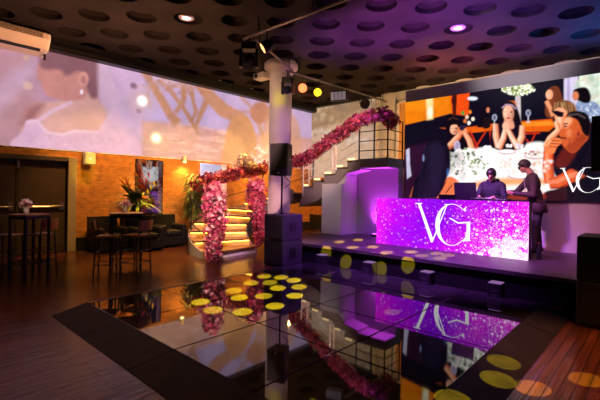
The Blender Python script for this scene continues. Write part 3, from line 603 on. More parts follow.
# ------------------------------------------------------------------ DJ booth
bo = thing('dj_booth', (-3.18, 7.95, STG), 'long booth with glowing purple sparkle panel lettered VG on the stage', 'dj booth')
T = NT('booth_led'); tc = T.add('ShaderNodeTexCoord'); sp = T.add('ShaderNodeSeparateXYZ'); T.link(tc.outputs['Object'], sp.inputs[0])
def math_(op, a, b_=None, c=None):
    n = T.add('ShaderNodeMath', operation=op)
    for i, v in enumerate((a, b_, c)):
        if v is None: continue
        if isinstance(v, (int, float)): n.inputs[i].default_value = v
        else: T.link(v, n.inputs[i])
    return n.outputs[0]
def ramp(fac, stops):
    r = T.add('ShaderNodeValToRGB'); el = r.color_ramp.elements
    while len(el) < len(stops): el.new(.5)
    for e, (p, c) in zip(el, stops): e.position = p; e.color = (*c, 1)
    T.link(fac, r.inputs[0]); return r.outputs[0]
def noise_(sc, det=4, loc=(0, 0, 0)):
    mp = T.add('ShaderNodeMapping'); mp.inputs['Location'].default_value = loc; T.link(tc.outputs['Object'], mp.inputs[0])
    n = T.add('ShaderNodeTexNoise'); n.inputs['Scale'].default_value = sc; n.inputs['Detail'].default_value = det; T.link(mp.outputs[0], n.inputs['Vector']); return n.outputs['Fac']
ux = math_('MULTIPLY_ADD', sp.outputs[0], 1/2.97, .5); uz = sp.outputs[2]
hue = math_('ADD', math_('MULTIPLY', noise_(1.3, 3), .9), math_('MULTIPLY', math_('ABSOLUTE', math_('SUBTRACT', ux, .42)), .75))
hue = math_('ADD', hue, math_('MULTIPLY', math_('ABSOLUTE', math_('SUBTRACT', uz, .6)), .12))
base = ramp(hue, [(.3, srgb(108, 4, 190)), (.52, srgb(138, 6, 200)), (.72, srgb(168, 8, 200)), (.92, srgb(206, 22, 200))])
rightm = math_('MINIMUM', 1.0, math_('MAXIMUM', 0, math_('MULTIPLY_ADD', ux, 2.2, -1.0)))
lowm = math_('MAXIMUM', 0, math_('SUBTRACT', 1.2, math_('MULTIPLY', uz, 1.0)))
clm = math_('MULTIPLY', math_('MULTIPLY', rightm, lowm), math_('MULTIPLY_ADD', noise_(3.2, 4, (2, 3, 1)), 2.4, -.3))
vo = T.add('ShaderNodeTexVoronoi'); vo.inputs['Scale'].default_value = 20; T.link(tc.outputs['Object'], vo.inputs['Vector'])
rnd = T.add('ShaderNodeSeparateColor'); T.link(vo.outputs['Color'], rnd.inputs[0])
dots = math_('MULTIPLY', math_('LESS_THAN', vo.outputs['Distance'], math_('MULTIPLY', rnd.outputs[0], math_('MULTIPLY_ADD', clm, .5, .36))), math_('POWER', rnd.outputs[1], 1.6))
vo2 = T.add('ShaderNodeTexVoronoi'); vo2.inputs['Scale'].default_value = 36; T.link(tc.outputs['Object'], vo2.inputs['Vector'])
rn2 = T.add('ShaderNodeSeparateColor'); T.link(vo2.outputs['Color'], rn2.inputs[0])
dots2 = math_('MULTIPLY', math_('LESS_THAN', vo2.outputs['Distance'], math_('MULTIPLY_ADD', clm, .4, .2)), math_('MULTIPLY', rn2.outputs[2], math_('MULTIPLY_ADD', clm, .7, .4)))
clus = math_('MULTIPLY', math_('GREATER_THAN', math_('MULTIPLY', math_('MULTIPLY', noise_(9, 7, (3, 1, 0)), math_('ADD', noise_(2.2, 2, (1, 5, 2)), .5)), math_('MULTIPLY', rightm, lowm)), .42), .6)
white = math_('MINIMUM', 1, math_('ADD', math_('MULTIPLY', math_('ADD', dots, dots2), math_('MULTIPLY_ADD', rightm, .6, .38)), clus))
mx = T.add('ShaderNodeMixRGB'); T.link(white, mx.inputs[0]); T.link(base, mx.inputs[1]); mx.inputs[2].default_value = (*srgb(255, 214, 255), 1)
em = T.add('ShaderNodeEmission'); T.link(mx.outputs[0], em.inputs[0]); em.inputs[1].default_value = 1.7; T.link(em.outputs[0], T.out.inputs[0])
M_booth = T.m
pn = B().box((-4.67, 7.6, STG), (-1.70, 7.66, 1.42)).build('led_panel', M_booth, bo)
place_letters('lettering', pn, bp(40, 344)[0], bp(40, 344)[1], 1, 7.596, M_logo)
for x in (-4.67, -1.75): B().box((x, 7.66, STG), (x+.05, 7.86, 1.40)).build('side_panel', M_blk, bo)
B().box((-4.6, 7.66, 1.34), (-1.95, 8.25, 1.40), .005).build('desk_top', M_blkmat, bo)
def laptop(x, y, w_, h_, label, ang=0):
    t = thing('laptop', (x, y, 1.4), label, 'laptop')
    B().box((x-w_/2, y-.12, 1.4), (x+w_/2, y+.12, 1.418), .004).build('keyboard_base', M_blk, t)
    B().prism([(x-w_/2, y-.125, 1.418), (x+w_/2, y-.125, 1.418), (x+w_/2, y-.2, 1.4+h_), (x-w_/2, y-.2, 1.4+h_)], (0, .012, 0)).build('screen', M_blk, t)
laptop(-3.2, 8.0, .34, .12, 'low black laptop on the booth top below the woman with long hair')
laptop(-2.86, 8.04, .42, .36, 'black laptop with raised lid beside the hooded DJ')
t = thing('dj_mixer', (-2.42, 7.98, 1.4), 'flat black DJ mixer deck in front of the hooded DJ', 'dj mixer')
B().box((-2.75, 7.82, 1.4), (-2.1, 8.14, 1.46), .008).build('housing', M_metal, t)
for x in (-2.6, -2.25): B().cyl((x, 7.98, 1.46), (x, 7.98, 1.475), .1, n=24).build('jog_wheel', M_steel, t)
b = B()
for x in (-2.46, -2.43, -2.4): b.box((x-.006, 7.88, 1.46), (x+.006, 7.9, 1.475))
b.build('fader', M_white, t)

bt = thing('bottle', (-1.6, 7.95, STG), 'small dark bottle standing on the stage beside the booth end', 'bottle')
B().lathe((-1.6, 7.95, STG), [(.036, 0), (.038, .02), (.038, .17), (.015, .22), (.014, .27)], 16).build('glass', mat('bottle_blue', (.03, .04, .14), .2), bt)
B().cyl((-1.6, 7.95, STG+.265), (-1.6, 7.95, STG+.29), .017, n=12).build('cap', mat('bottle_red', (.5, .05, .02), .4), bt)
# ------------------------------------------------------------------ people (one continuous remeshed body; clothing colours by region)
def body(name, prims, mats, voxel, parent, smooth=6):
    """prims: ('c', p, q, r, r2, mat) tapered limbs or ('e', centre, radii, mat, rot); fused to ONE surface"""
    b = B()
    for p in prims:
        if p[0] == 'c':
            b.cyl(p[1], p[2], p[3], p[4], n=16); b.sph(p[1], p[3], 14); b.sph(p[2], p[4], 14)
        else: b.sph(p[1], 1, 16, p[2], p[4] if len(p) > 4 else None)
    tmp = b.build('tmp_body', [mats[0]], None)
    r = tmp.modifiers.new('r', 'REMESH'); r.mode = 'VOXEL'; r.voxel_size = voxel
    s_ = tmp.modifiers.new('s', 'SMOOTH'); s_.iterations = smooth; s_.factor = .5
    dg = bpy.context.evaluated_depsgraph_get(); me = bpy.data.meshes.new_from_object(tmp.evaluated_get(dg)); bpy.data.objects.remove(tmp)
    me.name = name; me.materials.clear()
    for m in mats: me.materials.append(m)
    nf = len(me.polygons); cen = np.zeros(nf*3); me.polygons.foreach_get('center', cen); cen = cen.reshape(-1, 3)
    best = np.full(nf, 1e9); mi = np.zeros(nf, int)
    for p in prims:
        if p[0] == 'c':
            a = np.array(p[1], float); e = np.array(p[2], float)-a; t = np.clip(((cen-a)@e)/max(e@e, 1e-9), 0, 1)
            d = np.linalg.norm(cen-a-t[:, None]*e, axis=1)-(p[3]+(p[4]-p[3])*t); m = p[5]
        else:
            q = cen-np.array(p[1], float)
            if len(p) > 4: q = q@np.array(p[4])
            rr = np.array(p[2]); k = np.linalg.norm(q/rr, axis=1); d = (k-1)*rr.min(); m = p[3]
        c = d < best; best[c] = d[c]; mi[c] = m
    me.polygons.foreach_set('material_index', mi.astype(np.int32)); me.polygons.foreach_set('use_smooth', np.ones(nf, bool))
    o = base_of(parent); me.transform(Matrix.Translation(-o))
    ob = bpy.data.objects.new(name, me); C.objects.link(ob); ob.parent = parent; return ob
M_skin = mat('skin', (.52, .27, .18), .5); M_hair = mat('hair_dark', (.012, .009, .008), .5); M_hood = mat('hoodie_navy', (.018, .016, .03), .8, bump=.3, bscale=60)
M_suit = mat('suit_maroon', (.035, .014, .022), .75, bump=.2, bscale=80); M_trou = mat('trousers_dark', (.012, .010, .016), .8); M_shirt = mat('shirt_grey', (.3, .22, .26), .8); M_hgrey = mat('hair_grey', (.035, .03, .03), .6)
M_shoe = mat('shoe_black', (.01, .01, .01), .3)
def head_prims(O, Rm, sm=0):
    """head of radius ~.11 about O; Rm columns: x = its left, y = facing, z = up"""
    w_ = lambda x, y, z: tuple(Vector(O)+Rm@Vector((x, y, z)))
    rt = [[Rm[i][j] for j in range(3)] for i in range(3)]
    E = lambda c, r: ('e', w_(*c), r, sm, Rm)
    return [E((0, -.012, .03), (.076, .096, .092)), E((0, .02, -.035), (.062, .07, .082)), E((0, .055, -.085), (.036, .032, .03)),
            E((0, .098, -.012), (.014, .022, .028)), E((0, .1, -.022), (.019, .015, .012)), E((0, .082, .022), (.055, .016, .012)),
            E((0, .086, -.056), (.026, .012, .009)), E((.078, -.005, -.012), (.012, .02, .032)), E((-.078, -.005, -.012), (.012, .02, .032)),
            ('c', w_(0, -.03, -.05), w_(0, -.045, -.17), .056, .062, sm)]
def hand_prims(wr, d, pal, m, spread=.35, curl=.35):
    """palm from the wrist along d; pal = palm normal (the fingers bend towards it)"""
    wr, d, pal = Vector(wr), Vector(d).normalized(), Vector(pal).normalized(); side = d.cross(pal).normalized(); pr_ = []
    k = wr+d*.075
    for i in range(4): pr_.append(('c', tuple(wr+d*.012+side*(.02-.0135*i)), tuple(k+side*(.03-.02*i)), .014, .0115, m))
    for i, ln in enumerate((.068, .076, .07, .055)):
        s0 = k+side*(.03-.02*i); dd = (d+side*(.15-.1*i)*spread*2).normalized(); m1 = s0+(dd+pal*curl*.5).normalized()*ln*.55; m2 = m1+(dd+pal*curl*1.4).normalized()*ln*.5
        pr_ += [('c', tuple(s0), tuple(m1), .0095, .0085, m), ('c', tuple(m1), tuple(m2), .0085, .0065, m)]
    t0 = wr+d*.02+side*.026; t1 = t0+(d*.7+side*.75+pal*.25).normalized()*.045; t2 = t1+(d+side*.3+pal*.3).normalized()*.032
    pr_ += [('c', tuple(t0), tuple(t1), .014, .011, m), ('c', tuple(t1), tuple(t2), .011, .008, m)]
    return pr_
def frame(face, tilt):
    f = Vector((face[0], face[1], 0)).normalized(); lft = Vector((-f.y, f.x, 0)); f2 = (f*math.cos(tilt)-Vector((0, 0, 1))*math.sin(tilt)); u = lft.cross(f2)*-1; u = f2.cross(lft)*-1 if u.z < 0 else u
    return Matrix(((lft.x, f2.x, u.x), (lft.y, f2.y, u.y), (lft.z, f2.z, u.z)))
def face_details(O, Rm, parent, brow=M_hair, glasses=False):
    w_ = lambda x, y, z: tuple(Vector(O)+Rm@Vector((x, y, z)))
    b = B()
    for s_ in (-1, 1):
        B().sph(w_(s_*.03, .083, .006), .0085, 8, (1.4, .8, .7), Rm).build('eye', mat('eye_dark', (.03, .02, .02), .2), parent)
        B().cyl(w_(s_*.012, .096, .028), w_(s_*.05, .082, .03), .005, .004, n=6).build('eyebrow', brow, parent)
    B().cyl(w_(-.02, .093, -.056), w_(.02, .093, -.056), .0045, n=6).build('mouth', mat('lips', (.3, .1, .09), .5), parent)
    if glasses:
        b = B()
        for s_ in (-1, 1):
            ring = [w_(s_*.033+.025*math.cos(t), .104, .004+.019*math.sin(t)) for t in np.linspace(0, 2*PI, 17)]; b.tube(ring, .0035, 6)
            b.tube([w_(s_*.058, .102, .01), w_(s_*.08, .05, .01), w_(s_*.082, -.01, .004)], .0035, 6)
        b.tube([w_(-.009, .106, .008), w_(.009, .106, .008)], .0035, 6)
        b.build('glasses', M_blk, parent)
def hair_cap(O, Rm, parent, m, low=-.02, top=.0):
    w_ = lambda x, y, z: Vector(O)+Rm@Vector((x, y, z)); b = B(); n, h = 22, 12; vs = []; fs = []; keep = {}
    for i in range(h+1):
        for k in range(n):
            a = PI*i/h*.72; t = 2*PI*k/n; d = Vector((math.sin(a)*math.cos(t), math.sin(a)*math.sin(t), math.cos(a)))
            fr = max(0, d.y); zlim = .072*fr+low*(1-fr)
            wob = 1+.03*math.sin(9*t+5*a)
            p = Vector((d.x*.086*wob, -.014+d.y*.106*wob, .03+d.z*(.104+top)*wob)); p.z = max(p.z, zlim)
            vs.append(w_(*p))
    for i in range(h):
        for k in range(n): a = i*n+k; c = i*n+(k+1) % n; fs.append([a, a+n, c+n, c])
    b.raw(vs, fs, True); o = b.build('hair', m, parent); s_ = o.modifiers.new('s', 'SOLIDIFY'); s_.thickness = .012; s_.offset = 0; return o
def lerp(a, b_, t): return tuple(Vector(a)+(Vector(b_)-Vector(a))*t)

# the hooded DJ behind the booth, looking down at the mixer, facing the dance floor
gx, gy, gz = -2.56, 8.56, STG
pe = thing('person', (gx, gy, gz), 'person in dark hoodie with short dark hair looking down behind the booth', 'person')
hO = (gx+.01, gy-.13, gz+1.50); HR = frame((-.05, -1), .42)
pr_ = head_prims(hO, HR, 0)
pr_ += [('e', (gx, gy-.02, gz+1.21), (.20, .125, .2), 1), ('e', (gx, gy+.0, gz+1.0), (.165, .12, .22), 1), ('e', (gx, gy, gz+.86), (.165, .12, .12), 1),
        ('c', (gx-.15, gy-.03, gz+1.31), (gx+.15, gy-.03, gz+1.31), .075, .075, 1), ('e', (gx, gy+.03, gz+1.38), (.11, .09, .06), 1)]
for s_ in (-1, 1):
    sh = (gx+s_*.19, gy-.03, gz+1.29); el = (gx+s_*.26, gy-.12, gz+1.03); wr = (gx+s_*.13, gy-.36, gz+1.07)
    pr_ += [('c', sh, el, .068, .053, 1), ('c', el, lerp(el, wr, .92), .053, .038, 1), ('c', lerp(el, wr, .85), wr, .028, .026, 0)]
    pr_ += hand_prims(wr, (-s_*.25, -1, -.15), (0, -.1, -1), 0, .35, .5)
    hp = (gx+s_*.09, gy, gz+.86); kn = (gx+s_*.1, gy-.02, gz+.47); an = (gx+s_*.11, gy+.02, gz+.09)
    pr_ += [('c', hp, kn, .088, .06, 2), ('c', kn, an, .058, .042, 2), ('c', (an[0], an[1]+.02, gz+.045), (an[0]+s_*.02, an[1]-.17, gz+.035), .042, .034, 3)]
body('body', pr_, [M_skin, M_hood, M_trou, M_shoe], .009, pe)
hair_cap(hO, HR, pe, M_hair, -.03, .006); face_details(hO, HR, pe)
b = B(); b.tube([(gx+.1*math.cos(t), gy+.01+.085*math.sin(t), gz+1.385-.03*math.sin(t)*-1) for t in np.linspace(-.35, PI+.35, 14)], [.02]+[.034]*12+[.02], 8); b.build('hood', M_hood, pe)

# the taller man in a maroon jacket, turned towards the mixer, one arm reaching across
mx_, my_, mz_ = -1.80, 8.78, STG; KZ = 1.06
pm = thing('person', (mx_, my_, mz_), 'person in maroon jacket and glasses standing at the booth end, reaching out', 'person')
fdir = Vector((-.93, -.36, 0)).normalized(); sd = Vector((-fdir.y, fdir.x, 0))      # sd: his left
def Wp(l, f, z): v = Vector((mx_, my_, mz_+z*KZ))+sd*l+fdir*f; return tuple(v)
hO2 = Wp(0, .24, 1.58); HR2 = frame((-.95, -.3), .38)
Rb = Matrix(((sd.x, fdir.x, 0), (sd.y, fdir.y, 0), (0, 0, 1)))
Rl = Rb @ Matrix.Rotation(-.2, 3, 'X')
pr_ = head_prims(hO2, HR2, 0)
pr_ += [('e', Wp(0, .09, 1.27), (.205, .135, .21), 1, Rl), ('e', Wp(0, .05, 1.03), (.175, .135, .22), 1, Rl), ('e', Wp(0, .0, .84), (.185, .14, .14), 1, Rb), ('c', Wp(-.15, .1, 1.38), Wp(.15, .1, 1.38), .078, .078, 1), ('c', Wp(0, .11, 1.42), Wp(0, .14, 1.48), .065, .06, 4)]
for s_, wr, el in ((1, Wp(.14, .44, 1.08), Wp(.28, .12, 1.05)), (-1, Wp(-.1, .66, 1.08), Wp(-.24, .34, 1.10))):
    sh = Wp(s_*.2, .1, 1.36)
    pr_ += [('c', sh, el, .072, .058, 1), ('c', el, lerp(el, wr, .93), .056, .042, 1), ('c', lerp(el, wr, .88), wr, .029, .027, 0)]
    dv = Vector(wr)-Vector(el); pr_ += hand_prims(wr, tuple(dv.normalized()), tuple((-sd*s_*.6+Vector((0, 0, .7 if s_ < 0 else .3)))), 0, .5, .25)
    fy = .06 if s_ > 0 else -.06
    hp = Wp(s_*.095, -.01, .86); kn = Wp(s_*.1, fy*.5+.02, .48); an = Wp(s_*.11, fy, .09)
    pr_ += [('c', hp, kn, .095, .068, 2), ('c', kn, an, .066, .05, 2), ('c', Wp(s_*.11, fy-.03, .045), Wp(s_*.13, fy+.18, .035), .042, .034, 3)]
body('body', pr_, [M_skin, M_suit, M_trou, M_shoe, M_shirt], .0095, pm)
hair_cap(hO2, HR2, pm, M_hgrey, -.03, 0); face_details(hO2, HR2, pm, M_hgrey, True)
b = B(); n = 28; ring = []
for i, (z, k) in enumerate(((.98, 1.04), (.86, 1.1), (.74, 1.16))): ring += [Wp(.195*k*math.cos(t), .03+(.15*k+.0)*math.sin(t)-(.98-z)*.12, z) for t in np.linspace(PI/2+.25, 2*PI+PI/2-.25, n)]
b.raw(ring, [[r_*n+k, r_*n+k+1, (r_+1)*n+k+1, (r_+1)*n+k] for r_ in range(2) for k in range(n-1)], True); o = b.build('jacket_skirt', M_suit, pm); s_ = o.modifiers.new('s', 'SOLIDIFY'); s_.thickness = .012
b = B().prism([Wp(-.035, .232, 1.37), Wp(.035, .232, 1.37), Wp(.015, .215, 1.12)], tuple(fdir*.012)); b.build('shirt_front', M_shirt, pm)

# ------------------------------------------------------------------ round column
cC = Vector((-7.5, 7.35, 0))
co = thing('round_column', tuple(cC), 'white round column with flared capital rising through the stairs', 'column')
B().cyl((cC.x, cC.y, 0), (cC.x, cC.y, 4.62), .295, n=36).build('shaft', mat('column_paint', (.66, .62, .62), .55, noise=.05, nscale=4), co)
B().lathe((cC.x, cC.y, 4.6), [(.295, 0), (.31, .02), (.33, .05), (.37, .1), (.42, .14), (.44, .16), (.44, .28), (.40, .3), (.40, .329)], 36).build('capital', mat('column_paint2', (.66, .6, .58), .55), co)
pj = thing('projector', tuple(cC+Vector((-.45, -.3, 4.4))), 'small white projector box fixed beside the column capital', 'projector')
p0 = cC+Vector((-.43, -.28, 0))
B().box((p0.x-.2, p0.y-.14, 4.5), (p0.x+.2, p0.y+.14, 4.66), .02).build('housing', M_white, pj)
B().cyl((p0.x-.08, p0.y-.14, 4.58), (p0.x-.08, p0.y-.17, 4.58), .05).build('lens', M_blk, pj)
B().cyl((p0.x, p0.y, 4.66), (p0.x, p0.y, 4.93), .02).build('ceiling_mount', M_metal, pj)

# ------------------------------------------------------------------ staircase: a spiral flight round the column, then a straight upper flight to a landing
sc_ = thing('staircase', tuple(cC), 'curved staircase with lit wooden treads and grey stringer around the column', 'staircase')
RISE = .168; ri, ro = .85, 2.28; NS = 9; DA = 18.5
def pol(r, a, z): t = math.radians(a); return Vector((cC.x+r*math.cos(t), cC.y+r*math.sin(t), z))
a0 = -86
for k in range(1, NS+1):
    aa, ab = a0-DA*(k-1), a0-DA*k; z = RISE*k
    arc_o = [pol(ro, aa+(ab-aa)*q/4, 0) for q in range(5)]; arc_i = [pol(ri, aa+(ab-aa)*q/4, 0) for q in range(5)]
    def lift(v, zz): return Vector((v.x, v.y, zz))
    nose_o, nose_i = pol(ro, aa+1.5, 0), pol(ri, aa+3, 0)
    stp = B().prism([lift(v, z-.045) for v in [nose_i, nose_o]+arc_o[1:]+arc_i[1:][::-1]], (0, 0, .045)).build('tread', M_wood, sc_)
    r_ = B().prism([lift(v, z-RISE) for v in (arc_i[0], arc_o[0], pol(ro, aa-.7, 0), pol(ri, aa-1.2, 0))], (0, 0, RISE-.045)).build('riser', M_wood2 if k > 1 else M_plaster, sc_)
    if k > 1: B().prism([lift(v, z-.06) for v in (pol(ri+.03, aa+2.8, 0), pol(ro-.03, aa+1.35, 0), pol(ro-.03, aa+1.0, 0), pol(ri+.03, aa+2.0, 0))], (0, 0, .013)).build('light_strip', M_strip, r_)
M_str = mat('stringer_grey', (.22, .2, .2), .55)
for rr, nm in ((ri-.03, 'stringer'), (ro, 'stringer')):
    b = B(); n = 36; vs = []; at = a0-DA*NS
    for i in range(n+1):
        a = a0+(at-a0)*i/n; z = RISE*NS*i/n
        for r in (rr, rr+.03):
            vs += [pol(r, a, max(0, z-.24)), pol(r, a, z+.1)]
    fs = []
    for i in range(n): q = i*4; fs += [[q, q+4, q+5, q+1], [q+2, q+3, q+7, q+6], [q+1, q+5, q+7, q+3], [q, q+2, q+6, q+4]]
    b.raw(vs, fs, False); b.build(nm, M_str, sc_)
# upper straight flight heading +x
M_step = emitter('step_glow', (1, .66, .3), 2.2)
yA, yB = 8.45, 9.85; xs0 = -7.62; NU = 5; run = .385; z0 = RISE*NS; zL = 2.36
rise2 = (zL-z0)/NU
zz = lambda k: z0+rise2*k
for k in range(NU):
    xa = xs0+run*k; z = zz(k+1)
    if k < NU-1 or True:
        B().box((xa-.025, yA-.03, z-.045), (xa+run, yB, z)).build('tread', M_wood2, sc_)
    r_ = B().box((xa, yA, z-rise2), (xa+.02, yB, z-.045)).build('riser', M_wood2, sc_)
    B().box((xa-.02, yA+.02, z-.06), (xa-.006, yB-.02, z-.047)).build('light_strip', M_strip, r_)
    B().box((xa+.01, yA-.02, z+.002), (xa+.2, yA+.03, z+.055)).build('step_light', M_step, sc_)
xe = xs0+run*NU
pts = []
for k in range(NU): pts += [(xs0+run*k, zz(k)), (xs0+run*k, zz(k+1))]
pts += [(xe+.0, zL)]
low = [(xe, zL-.26), (xe-.4, zL-.33), (xe-.9, zz(1)-.1), (xe-1.4, zz(0)-.24), (xs0-.15, z0-.42)]
B().prism([(x, yA-.03, z) for x, z in pts+low], (0, .04, 0)).build('stringer', M_str, sc_)
B().prism([(x, yB-.0, z) for x, z in [(xs0-.2, z0-.3), (xs0-.2, z0+.25), (xe, zL+.25), (xe, zL-.2)]], (0, .04, 0)).build('stringer', M_pierwall, sc_)
B().prism([(x, yA, z) for x, z in low]+[], (0, yB-yA, 0)) if False else None
b = B(); lw_ = low
for (p, q) in zip(low, low[1:]): b.prism([(p[0], yA, p[1]), (q[0], yA, q[1]), (q[0], yA, q[1]+.03), (p[0], yA, p[1]+.03)], (0, yB-yA, 0))
b.build('soffit', M_pierwall, sc_)
# landing
xr = -4.9
B().box((xe, yA, zL-.04), (xr, 11.6, zL)).build('landing_floor', M_wood2, sc_)
B().box((xe, yA-.03, zL-.2), (xr, yA+.02, zL+.02)).box((xr-.03, yA-.03, zL-.2), (xr+.02, 9.2, zL+.02)).build('landing_fascia', mat('fascia_grey', (.12, .11, .11), .5), sc_)
B().box((xe, yA, zL-.21), (xr, 9.2, zL-.19)).build('landing_soffit', M_plaster, sc_)
# railings
M_rail = mat('rail_white', (.75, .72, .7), .35, metal=.3)
rl = thing('stair_railing', (xs0, yA, z0), 'pale metal post and rail balustrade along the upper flight and landing', 'railing')
posts = [(xs0+.02, yA, zz(0)-.1), (xs0+.24, yA, zz(1)), (xs0+.24+.95, yA, zz(3)+.1), (xs0+.95+.12, yA, zz(3)+.1)]
for (x, y, z) in posts: B().cyl((x, y-.05, z), (x, y-.05, z+1.0), .022, n=10).build('post', M_rail, rl)
lp = [(xe-.02, yA-.03), (xe+.42, yA-.03), (xr, yA-.03), (xr, 9.15)]
for (x, y) in lp: B().cyl((x, y, zL), (x, y, zL+.98), .02, n=10).build('post', M_metal, rl)
for h in (.26, .5, .74): B().tube([(xs0-.1, yA-.05, zz(0)-.05+h), (xe-.02, yA-.05, zL+h)], .011, 6).build('rail', M_rail, rl)
B().tube([(xs0-.1, yA-.05, zz(0)-.05+.98), (xe-.02, yA-.05, zL+.98)], .02, 8).build('handrail', M_rail, rl)
for h in (.22, .46, .7, .97):
    B().tube([(xe-.02, yA-.03, zL+h), (xr, yA-.03, zL+h)], .012, 6).build('rail', M_metal, rl); B().tube([(xr, yA-.03, zL+h), (xr, 9.15, zL+h)], .012, 6).build('rail', M_metal, rl)
rl2 = thing('stair_railing', tuple(pol(ro, a0, 0)), 'metal balustrade wrapped in flowers round the lower curved flight', 'railing')
for fr in (0, .25, .5, .75, 1): a = a0+(a0-DA*NS-a0)*fr; z = RISE*NS*fr; B().cyl(pol(ro-.03, a, z), pol(ro-.03, a, z+1.05), .018, n=10).build('post', M_metal, rl2)
for h in (.5, 1.05): B().tube([pol(ro-.03, a0-DA*NS*i/24, RISE*NS*i/24+h) for i in range(25)], .011, 6).build('rail', M_metal, rl2)
nw = B().cyl(pol(ri+.03, a0+2, 0), pol(ri+.03, a0+2, 1.35), .03).alone('newel_post', M_rail, 'slim metal newel post in the pink flowers beside the speakers', 'post', origin=tuple(pol(ri+.03, a0+2, 0)))

# ------------------------------------------------------------------ flower garlands
def petals(path, rad, n, seed, nm=5, sz=.035):
    """a tube of small five-petalled blossoms around a path"""
    r = random.Random(seed); b = B(); P_ = [Vector(p) for p in path]; seg = [(P_[i+1]-P_[i]).length for i in range(len(P_)-1)]; tot = sum(seg)
    for _ in range(n):
        d = r.uniform(0, tot); i = 0
        while i < len(seg)-1 and d > seg[i]: d -= seg[i]; i += 1
        f = min(1, d/seg[i]); c = P_[i].lerp(P_[i+1], f); rr = rad(i+f) if callable(rad) else rad
        v = Vector((r.gauss(0, 1), r.gauss(0, 1), r.gauss(0, 1))).normalized(); c = c+v*rr*(r.uniform(.35, 1)**.5)*r.uniform(.75, 1.1)
        nrm = (v+Vector((r.gauss(0, .5), r.gauss(0, .5), r.gauss(0, .5)))).normalized(); x = nrm.orthogonal().normalized(); y = nrm.cross(x); s_ = sz*r.uniform(.6, 1.35); b.m = r.randrange(nm)
        t0 = r.uniform(0, 6)
        for k in range(4):
            t = t0+k*PI/2; u = x*math.cos(t)+y*math.sin(t); w2 = x*math.cos(t+.75)+y*math.sin(t+.75); w1 = x*math.cos(t-.75)+y*math.sin(t-.75)
            b.raw([c, c+w1*s_*.6+nrm*s_*.2, c+u*s_+nrm*s_*.45, c+w2*s_*.6+nrm*s_*.2], [[0, 1, 2, 3]], False)
    return b
pink = [mat('petal_%d' % i, c, .6) for i, c in enumerate(((.62, .13, .24), (.75, .3, .4), (.5, .06, .16), (.82, .45, .5), (.42, .03, .12)))]
wine = [mat('petal_wine_%d' % i, c, .6) for i, c in enumerate(((.32, .02, .06), (.45, .03, .1), (.2, .01, .04), (.55, .09, .12), (.26, .02, .09)))]
def garland(name, path, rad, n, mats, label, cat, seed, sz):
    t = thing(name, tuple(path[0]), label, cat)
    B().tube(path, .02, 6).build('vine', M_leaf, t)
    o = petals(path, rad, n, seed, len(mats), sz).build('blossoms', mats, t); o['kind'] = 'stuff'; return t
base = pol(ro-.02, a0+2, 0)+rgt*.1
q0 = [base+Vector((-.02, -.08, z)) for z in (.03, .3, .65, 1.0, 1.3, 1.6)]
garland('flower_column', [q0[0], q0[1], q0[2]+Vector((.05, 0, 0)), q0[3]+Vector((.06, 0, 0)), q0[4], q0[5]+Vector((-.02, 0, 0))], lambda i: (.17, .2, .25, .3, .28, .2)[min(5, int(i+.5))], 1500, pink, 'thick pink flower column at the open side of the lit steps', 'flowers', 1, .05)
base2 = pol(ri+.03, a0+2, 0)+rgt*.1
garland('flower_column', [base2+Vector((.05*math.sin(z*3)-.05*z, -.05, z)) for z in (.25, .5, .8, 1.1, 1.4, 1.75)], lambda i: (.1, .13, .18, .24, .28, .22)[min(5, int(i+.5))], 1100, [pink[0], pink[2], pink[4], wine[1], pink[1]], 'pink and red flower column between the lit steps and the speakers', 'flowers', 2, .05)
gp = [pol(2.25, a0-DA*k, RISE*k+1.12) for k in (3.3, 3.6, 4, 4.6, 5.2, 5.8, 6.4, 7, 7.6, 8.2, 8.8)]
garland('flower_garland', gp, lambda i: (.34 if i < 2 else .22), 1700, wine, 'deep red flower garland swagged along the curved rail under the projection', 'garland', 3, .05)
gp = [Vector((xs0-.35, yA+.05, z0+.86)), Vector((xs0+.2, yA-.05, z0+.98)), Vector((xs0+.8, yA-.06, z0+1.3)), Vector((xe-.5, yA-.06, zL+.75)), Vector((xe-.05, yA-.06, zL+.98)), Vector((xe+.4, yA-.06, zL+1.08)), Vector((xr-.1, yA-.06, zL+1.06)), Vector((xr-.1, yA+.3, zL+.98)), Vector((xr-.2, 8.95, zL+.95))]
garland('flower_garland', gp, lambda i: .2, 2000, [wine[0], wine[1], wine[3], wine[4], pink[0], pink[2]], 'red flower garland climbing the upper stair rail to the landing', 'garland', 4, .05)
wf = thing('pampas_bunch', tuple(pol(2.3, a0-DA*5.6, RISE*5.6+1.2)), 'pale cream feathery flowers rising above the red garland', 'flowers')
c0 = pol(2.3, a0-DA*5.9, RISE*5.9+1.1); B().tube([c0, c0+Vector((0, 0, .4))], .015, 6).build('stem', M_leaf, wf)
o = petals([c0+Vector((-.3, -.1, .1)), c0+Vector((0, 0, .45)), c0+Vector((.3, .1, .25))], .18, 260, 9, 2, .06).build('blossoms', [mat('cream_petal', (.75, .6, .55), .6), mat('cream_petal2', (.8, .7, .66), .6)], wf); o['kind'] = 'stuff'

